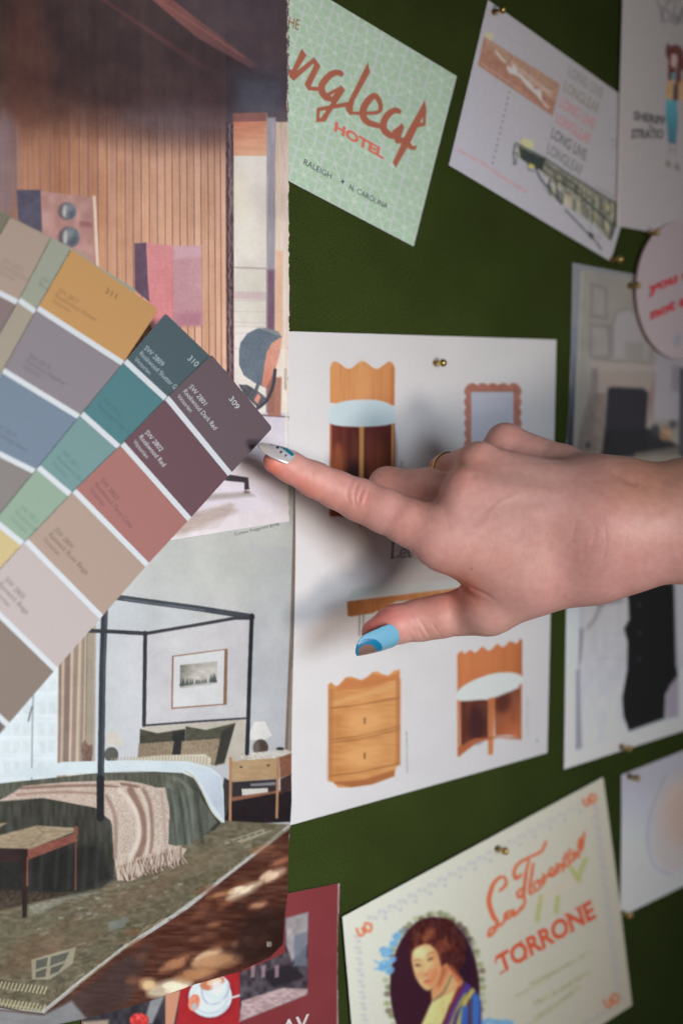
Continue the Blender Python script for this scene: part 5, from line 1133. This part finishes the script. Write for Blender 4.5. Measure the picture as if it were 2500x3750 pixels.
def build_body(vox=.0007):
    allp = [j for c in [index, middle, ringf, pinky, thumb]+palm for j in c]
    lo = np.min([q-r for q, r in allp], 0)-.004; hi = np.max([q+r for q, r in allp], 0)+.004
    hi[0] = min(hi[0], P(2900, 1900, .16)[0])
    n = np.ceil((hi-lo)/vox).astype(int)+1
    F = np.full(n, .02, np.float32)
    ax = [lo[i]+vox*np.arange(n[i]) for i in range(3)]
    def cap(a, ra, b, rb, arr, sl, k):
        X = ax[0][sl[0]][:, None, None].astype(np.float32); Y = ax[1][sl[1]][None, :, None].astype(np.float32); Z = ax[2][sl[2]][None, None].astype(np.float32)
        d = b-a; L = float(d@d)+1e-12
        t = np.clip(((X-a[0])*d[0]+(Y-a[1])*d[1]+(Z-a[2])*d[2])/L, 0, 1)
        e = np.sqrt((X-a[0]-t*d[0])**2+(Y-a[1]-t*d[1])**2+(Z-a[2]-t*d[2])**2)-(ra+t*(rb-ra))
        return e
    def slc(lo_, hi_): return tuple(slice(max(int((lo_[i]-lo[i])/vox), 0), min(int((hi_[i]-lo[i])/vox)+2, n[i])) for i in range(3))
    def smin(a, b, k):
        h = np.clip(.5+.5*(b-a)/k, 0, 1); return b*(1-h)+a*h-k*h*(1-h)
    def add(ch, kin, kout):
        pad = max(kin, kout)+.004
        sl = slc(np.min([q-r for q, r in ch], 0)-pad, np.max([q+r for q, r in ch], 0)+pad)
        g = None
        for (a, ra), (b, rb) in zip(ch[:-1], ch[1:]):
            e = cap(a, ra, b, rb, None, sl, 0); g = e if g is None else smin(g, e, kin)
        F[sl] = smin(F[sl], g.astype(np.float32), kout)
    for c in palm: add(c, .004, .016)
    add(thumb, .003, .007); add(index, .003, .004); add(middle, .004, .0018); add(ringf, .004, .004); add(pinky, .004, .004)
    # surface nets
    s = F < 0
    c = np.zeros(tuple(np.array(F.shape)-1), np.int8)
    for dx in (0, 1):
        for dy in (0, 1):
            for dz in (0, 1): c += s[dx:F.shape[0]-1+dx, dy:F.shape[1]-1+dy, dz:F.shape[2]-1+dz]
    I = np.argwhere((c > 0) & (c < 8)); idx = np.full(c.shape, -1, np.int32); idx[I[:, 0], I[:, 1], I[:, 2]] = np.arange(len(I))
    acc = np.zeros((len(I), 3)); cnt = np.zeros(len(I))
    corners = [(a, b, d) for a in (0, 1) for b in (0, 1) for d in (0, 1)]
    for a in corners:
        for k in range(3):
            if a[k] == 0:
                b = list(a); b[k] = 1
                fa = F[I[:, 0]+a[0], I[:, 1]+a[1], I[:, 2]+a[2]]; fb = F[I[:, 0]+b[0], I[:, 1]+b[1], I[:, 2]+b[2]]
                m = (fa < 0) != (fb < 0); t = np.where(m, fa/(fa-fb+1e-20), 0)
                q = np.array(a, float)+t[:, None]*(np.array(b)-np.array(a)); acc[m] += q[m]; cnt[m] += 1
    V = lo+vox*(I+acc/cnt[:, None])
    Q = []
    for k in range(3):
        u_, v_ = (k+1) % 3, (k+2) % 3
        sa = [slice(None)]*3; sb = [slice(None)]*3; sa[k] = slice(0, -1); sb[k] = slice(1, None)
        E = np.argwhere(s[tuple(sa)] != s[tuple(sb)])
        ok = (E[:, u_] > 0) & (E[:, v_] > 0) & (E[:, u_] < c.shape[u_]) & (E[:, v_] < c.shape[v_]); E = E[ok]
        flip = s[E[:, 0], E[:, 1], E[:, 2]]
        def at(du, dv):
            J = E.copy(); J[:, u_] -= du; J[:, v_] -= dv; return idx[J[:, 0], J[:, 1], J[:, 2]]
        q = np.stack([at(1, 1), at(0, 1), at(0, 0), at(1, 0)], 1); q[~flip] = q[~flip][:, ::-1]; Q.append(q)
    Q = np.concatenate(Q); Q = Q[(Q >= 0).all(1)]
    return V, Q
def seg_d(u, v, pts):
    d = np.full(u.shape, 1e9); 
    for (a, b), (c_, e) in zip(pts[:-1], pts[1:]):
        dx, dy = c_-a, e-b; t = np.clip(((u-a)*dx+(v-b)*dy)/(dx*dx+dy*dy+1e-9), 0, 1)
        d = np.minimum(d, np.hypot(u-a-t*dx, v-b-t*dy))
    return d
HV, HQ = build_body()
# smooth a little, then normals
def lap(V, Q, it, lam):
    e = np.concatenate([Q[:, [0, 1]], Q[:, [1, 2]], Q[:, [2, 3]], Q[:, [3, 0]]])
    for _ in range(it):
        s_ = np.zeros_like(V); n_ = np.bincount(e.ravel(), minlength=len(V)).astype(float)
        for k in range(3): s_[:, k] = np.bincount(e[:, 0], V[e[:, 1], k], len(V))+np.bincount(e[:, 1], V[e[:, 0], k], len(V))
        V = V*(1-lam)+lam*s_/np.maximum(n_, 1)[:, None]
    return V
HV = lap(HV, HQ, 5, .6)
def normals(V, Q):
    fn = np.cross(V[Q[:, 2]]-V[Q[:, 0]], V[Q[:, 3]]-V[Q[:, 1]]); N = np.zeros_like(V)
    for j in range(4):
        for k in range(3): N[:, k] += np.bincount(Q[:, j], fn[:, k], len(V))
    return N/(np.linalg.norm(N, axis=1)[:, None]+1e-12)
HN = normals(HV, HQ)
hu, hv = proj(HV); tc_ = CAM-HV; tc_ /= np.linalg.norm(tc_, axis=1)[:, None]
face = np.clip((HN*tc_).sum(1)*3, 0, 1)
Za = lambda q: [(850+x*.4145, 1500+y*.4145) for x, y in q]
Zb = lambda q: [(1200+x*.4464, 1500+y*.4464) for x, y in q]
Zc = lambda q: [(1200+x*.4464, 2000+y*.4464) for x, y in q]
Zd = lambda q: [(850+x*1.0523, 1400+y*1.0523) for x, y in q]
disp = .00007*np.sin(hu*.05+3*np.sin(hv*.013))*np.sin(hv*.037+2*np.sin(hu*.011))
disp *= face
def groove(pts, wd, dp, sm=True):
    q = catmull(pts, 5) if sm else pts; b0, b1 = np.min(q, 0)-3*wd, np.max(q, 0)+3*wd
    m = (hu > b0[0]) & (hu < b1[0]) & (hv > b0[1]) & (hv < b1[1])
    if not m.any(): return
    q_ = np.asarray(q); L = np.r_[0, np.cumsum(np.hypot(*np.diff(q_, axis=0).T))]
    d = seg_d(hu[m], hv[m], q)
    # fade towards both ends
    e = np.minimum(np.hypot(hu[m]-q_[0, 0], hv[m]-q_[0, 1]), np.hypot(hu[m]-q_[-1, 0], hv[m]-q_[-1, 1]))
    disp[m] += dp*np.exp(-(d/wd)**2)*np.clip(.15+e/(.3*L[-1]+1e-6), 0, 1)*face[m]
for q, w_, d_ in (([(1062, 612), (1015, 700), (1018, 780), (1045, 860)], 5, -.00016), ([(1125, 615), (1088, 700), (1078, 780), (1100, 880)], 4.5, -.00030), ([(1160, 690), (1128, 760), (1112, 840)], 4.5, -.00034), ([(1215, 650), (1200, 740), (1160, 850)], 5, -.00022), ([(1095, 620), (1055, 720), (1060, 800)], 7, .00016), ([(1185, 680), (1160, 780), (1135, 850)], 6, .00020), ([(1100, 660), (1100, 740)], 5, -.00016)): groove(Za(q), w_, d_)
groove(Za([(725, 470), (700, 560), (720, 640)]), 8, -.00010); groove(Za([(640, 500), (640, 600)]), 8, -.00008)
for k in range(9): x = 760+k*30; groove(Zb([(x-60, 700+k*12), (x-8, 820+k*18), (x-6, 950+k*10)]), 3.5, -.00015)
groove(Zb([(620, 715), (700, 745), (760, 800)]), 8, -.0004); groove(Zb([(800, 700), (940, 800), (1010, 910)]), 22, -.0005)
for q, w_, d_ in (([(665, 585), (690, 650), (722, 725)], 4, -.00030), ([(735, 580), (790, 670), (830, 745)], 4.5, -.00042), ([(850, 620), (890, 690), (928, 742)], 4, -.00026), ([(655, 690), (690, 765), (712, 790)], 3.5, -.00028), ([(740, 680), (775, 745), (800, 775)], 3.5, -.00028), ([(700, 560), (760, 650), (800, 720)], 7, .00014), ([(610, 560), (620, 640), (650, 700)], 8, -.00010), ([(1120, 320), (1250, 380), (1390, 455)], 8, -.0005), ([(1110, 310), (1130, 380), (1200, 430)], 10, -.0006), ([(1150, 430), (1300, 440)], 8, -.00015)): groove(Zc(q), w_, d_)
for q, w_, d_ in (([(780, 520), (960, 470), (1180, 440), (1300, 420)], 34, .00045), ([(830, 330), (960, 370), (1130, 390), (1280, 390)], 30, .00045), ([(900, 235), (1040, 290), (1180, 340)], 24, .0003), ([(800, 450), (950, 420), (1100, 415)], 34, -.0003), ([(880, 290), (1010, 330), (1160, 365)], 28, -.0003), ([(960, 590), (1000, 560), (1080, 545), (1150, 520)], 14, .0002), ([(880, 480), (930, 420), (1010, 385)], 9, .00022), ([(740, 330), (790, 310), (840, 330)], 24, .0008), ([(850, 235), (880, 215), (930, 230)], 20, .0007), ([(1320, 300), (1360, 330), (1420, 360)], 16, -.0008), ([(1240, 600), (1260, 520), (1240, 470)], 7, -.00012), ([(1350, 600), (1372, 520), (1360, 440)], 7, -.00010), ([(1420, 640), (1440, 560)], 7, -.00008), ([(1180, 560), (1195, 480)], 6, -.00012), ([(1280, 640), (1300, 560), (1290, 480)], 6, -.00012), ([(1310, 640), (1330, 540)], 8, -.0001), ([(1225, 620), (1220, 540)], 8, -.0001)): groove(Zd(q), w_, d_)
HV = HV+HN*disp[:, None]
# skin pigment, plus brown shade painted on curled fingers and upper wrist
col = np.tile(np.array((196., 150, 143)), (len(HV), 1))
def tint(u, v, r, c, a, ry=None):
    global col
    w_ = a*np.exp(-(((hu-u)/r)**2+((hv-v)/(ry or r))**2)); col = col*(1-w_[:, None])+np.array(c, float)*w_[:, None]
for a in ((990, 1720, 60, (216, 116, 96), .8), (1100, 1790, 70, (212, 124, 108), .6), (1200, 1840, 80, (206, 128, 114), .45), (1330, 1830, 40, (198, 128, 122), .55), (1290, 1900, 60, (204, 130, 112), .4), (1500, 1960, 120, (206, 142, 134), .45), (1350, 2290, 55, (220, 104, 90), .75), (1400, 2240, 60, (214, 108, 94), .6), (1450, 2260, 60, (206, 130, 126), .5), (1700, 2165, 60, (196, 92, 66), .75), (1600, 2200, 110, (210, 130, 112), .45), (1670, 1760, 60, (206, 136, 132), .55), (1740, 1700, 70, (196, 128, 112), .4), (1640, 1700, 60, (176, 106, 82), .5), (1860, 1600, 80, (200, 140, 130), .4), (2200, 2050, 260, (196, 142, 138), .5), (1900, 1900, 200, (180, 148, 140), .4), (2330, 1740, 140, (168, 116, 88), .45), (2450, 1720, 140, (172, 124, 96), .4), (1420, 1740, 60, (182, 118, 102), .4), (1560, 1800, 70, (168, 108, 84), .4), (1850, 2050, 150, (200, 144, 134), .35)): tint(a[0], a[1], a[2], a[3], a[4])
r_ = np.random.default_rng(2)
for k in range(160):
    tint(r_.uniform(950, 2550), r_.uniform(1560, 2350), r_.uniform(25, 80), [(206, 134, 128), (176, 148, 136), (196, 158, 142), (190, 132, 122)][k % 4], .10)
tint(1725, 2082, 4, (120, 76, 66), .7)
sk = bpy.data.meshes.new('person')
skm, nt, b = new_mat('skin')
at = nt.nodes.new('ShaderNodeAttribute'); at.attribute_name = 'Col'
tcn = nt.nodes.new('ShaderNodeTexCoord')
na = nt.nodes.new('ShaderNodeTexNoise'); na.inputs['Scale'].default_value = 260; na.inputs['Detail'].default_value = 5; na.inputs['Roughness'].default_value = .65
nb = nt.nodes.new('ShaderNodeTexVoronoi'); nb.inputs['Scale'].default_value = 1400; nb.feature = 'F1'
for n in (na, nb): nt.links.new(tcn.outputs['Object'], n.inputs['Vector'])
rp = nt.nodes.new('ShaderNodeValToRGB'); rp.color_ramp.elements[0].position = .3; rp.color_ramp.elements[0].color = (.80, .70, .68, 1); rp.color_ramp.elements[1].position = .7; rp.color_ramp.elements[1].color = (1, 1, 1, 1)
nt.links.new(na.outputs['Fac'], rp.inputs[0])
mx = nt.nodes.new('ShaderNodeMixRGB'); mx.blend_type = 'MULTIPLY'; mx.inputs[0].default_value = .55
nt.links.new(at.outputs['Color'], mx.inputs[1]); nt.links.new(rp.outputs[0], mx.inputs[2]); nt.links.new(mx.outputs[0], b.inputs['Base Color'])
b.inputs['Roughness'].default_value = .48; b.inputs['Specular IOR Level'].default_value = .42
b.inputs['Subsurface Weight'].default_value = .22; b.inputs['Subsurface Radius'].default_value = (1, .35, .18); b.inputs['Subsurface Scale'].default_value = .004
nc = nt.nodes.new('ShaderNodeTexVoronoi'); nc.feature = 'DISTANCE_TO_EDGE'; nc.inputs['Scale'].default_value = 620
mp = nt.nodes.new('ShaderNodeMapping'); mp.inputs['Scale'].default_value = (1.6, 1, .8); mp.inputs['Rotation'].default_value = (0, .4, 0)
nt.links.new(tcn.outputs['Object'], mp.inputs['Vector']); nt.links.new(mp.outputs[0], nc.inputs['Vector'])
cl = nt.nodes.new('ShaderNodeMath'); cl.operation = 'MINIMUM'; cl.inputs[1].default_value = .12; nt.links.new(nc.outputs['Distance'], cl.inputs[0])
ml = nt.nodes.new('ShaderNodeMath'); ml.operation = 'MULTIPLY'; ml.inputs[1].default_value = 4.0; nt.links.new(cl.outputs[0], ml.inputs[0])
mh = nt.nodes.new('ShaderNodeMath'); mh.operation = 'ADD'; nt.links.new(na.outputs['Fac'], mh.inputs[0]); nt.links.new(ml.outputs[0], mh.inputs[1])
bp = nt.nodes.new('ShaderNodeBump'); bp.inputs['Strength'].default_value = .22; bp.inputs['Distance'].default_value = .00035
nt.links.new(mh.outputs[0], bp.inputs['Height']); nt.links.new(bp.outputs[0], b.inputs['Normal'])
org = P(2500, 1900, .14)
me = mesh_np('person', HV-org, HQ, np.clip(lin(col)*1.22, 0, .85))
person = link('person', me, skm); person.location = org
tagit(person, "person's bare forearm and hand pointing left with painted nails, thumb held out", 'person')
bpy.context.view_layer.update()

# ---------------------------------------------------------------- painted nails
nm, nt, b = new_mat('nail_varnish')
at = nt.nodes.new('ShaderNodeAttribute'); at.attribute_name = 'Col'; nt.links.new(at.outputs['Color'], b.inputs['Base Color'])
b.inputs['Roughness'].default_value = .22; b.inputs['Coat Weight'].default_value = .5; b.inputs['Coat Roughness'].default_value = .06
def nail(label, a0, a1, r0, r1, phi, half, pr, curl=0.0, ts=.45, te=2.4, re_=1.3):
    A0, R0 = pt(*a0, r0); A1, R1 = pt(*a1, r1); L = A1-A0
    tc = CAM-(A0+A1)/2; tc -= L*(tc@L)/(L@L); tc /= np.linalg.norm(tc)
    up = np.cross(L, tc); up /= np.linalg.norm(up); up = up if up[2] > 0 else -up
    ns, nh = 60, 40; V = []
    for off in (0.0, -.0006):
        for i in range(ns):
            s_ = i/(ns-1)
            hw = half*(math.sqrt(max(1-((.22-s_)/.22)**2, 0)) if s_ < .22 else 1.0)
            if s_ > ts: hw *= math.sqrt(max(1-((s_-ts)/(1-ts))**te, 0))
            hw = max(hw, .01)
            R = R0+(R1-R0)*s_**re_
            for j in range(nh):
                th = phi+hw*(j/(nh-1)*2-1)
                V.append(A0+L*s_+(R+off)*(math.cos(th)*tc+math.sin(th)*up)-tc*curl*s_*s_)
    V = np.array(V); n = ns*nh
    F = [grid_faces(ns, nh), grid_faces(ns, nh, n)[:, ::-1]]
    idx = np.arange(n).reshape(ns, nh); ring = np.r_[idx[0, :], idx[1:, -1], idx[-1, -2::-1], idx[-2:0:-1, 0]]; m = len(ring); i = np.arange(m); j = (i+1) % m
    F.append(np.stack([ring[i], ring[j], ring[j]+n, ring[i]+n], 1))
    u, v = proj(V); c = np.clip(lin(pr.at(u, v))*.95, 0, .85)
    o = link('fingernail', mesh_np('fingernail', V, np.concatenate(F), c), nm, None); adopt(o, person); o['label'] = label
    return o
p = Print(880, 1580, 1120, 1740, .8, (190, 178, 174)); p.z = (850, 1500, .4145)
p.grad([(140, 250), (300, 250), (330, 460), (140, 420)], (206, 176, 152), (196, 180, 172), (180, 330), (360, 400), 40)
p.poly([(150, 250), (560, 260), (560, 470), (420, 470), (330, 430), (240, 380)], (178, 178, 182), 40, .6)
p.poly([(200, 265), (400, 270), (545, 350), (550, 420), (500, 440), (440, 400), (380, 345), (280, 300)], (190, 196, 204), 14, .9)
p.line([(430, 318), (470, 345), (530, 395)], 30, (20, 118, 146), 5); p.line([(250, 262), (330, 285), (430, 318)], 6, (70, 130, 160), 4, .8)
for x, y, a in ((215, 283, 9), (258, 277, 10), (308, 284, 11), (348, 303, 14), (402, 333, 15), (431, 375, 13), (473, 405, 11)): p.ell(x, y, a, a*.8, (88, 40, 52), -.6, 3)
nail('pale almond nail with a row of dark red dots and a blue curve', (1052, 1704, .0420), (930, 1650, .0360), 60, 32, math.radians(56), math.radians(54), p, 0, .5, 2.2, 1.9)
p = Print(1250, 2270, 1470, 2430, .8, (120, 182, 214)); p.z = (1200, 2000, .4464)
p.ell(330, 844, 116, 86, (24, 124, 172), -.12, 4); p.ell(322, 856, 72, 52, (134, 106, 98), -.12, 5)
nail('sky blue nail with a darker blue ring round a brown spot at its tip', (1418, 2300, .0575), (1274, 2358, .0545), 73, 50, math.radians(-46), math.radians(56), p, 0, .62, 3.0, 1.8)
# slim gold ring on the ring finger
a, ra = ringf[0]; b_, rb_ = ringf[1]; c_ = a+(b_-a)*.86; rr_ = ra+(rb_-ra)*.86
d = (b_-a)/np.linalg.norm(b_-a); e1 = np.cross(d, [0, 0, 1.]); e1 /= np.linalg.norm(e1); e2 = np.cross(d, e1)
V = []; n1, n2 = 72, 12
for i in range(n1):
    t_ = 2*math.pi*i/n1; o_ = e1*math.cos(t_)+e2*math.sin(t_)
    for j in range(n2): s_ = 2*math.pi*j/n2; V.append(c_+o_*(rr_+.0004+.0007*math.cos(s_))+d*.0009*math.sin(s_))
F = np.array([(i*n2+j, ((i+1) % n1)*n2+j, ((i+1) % n1)*n2+(j+1) % n2, i*n2+(j+1) % n2) for i in range(n1) for j in range(n2)])
gm, nt, b = new_mat('gold'); b.inputs['Metallic'].default_value = 1; b.inputs['Base Color'].default_value = (.7, .5, .2, 1); b.inputs['Roughness'].default_value = .25
adopt(link('ring', mesh_np('ring', np.array(V), F), gm), person)
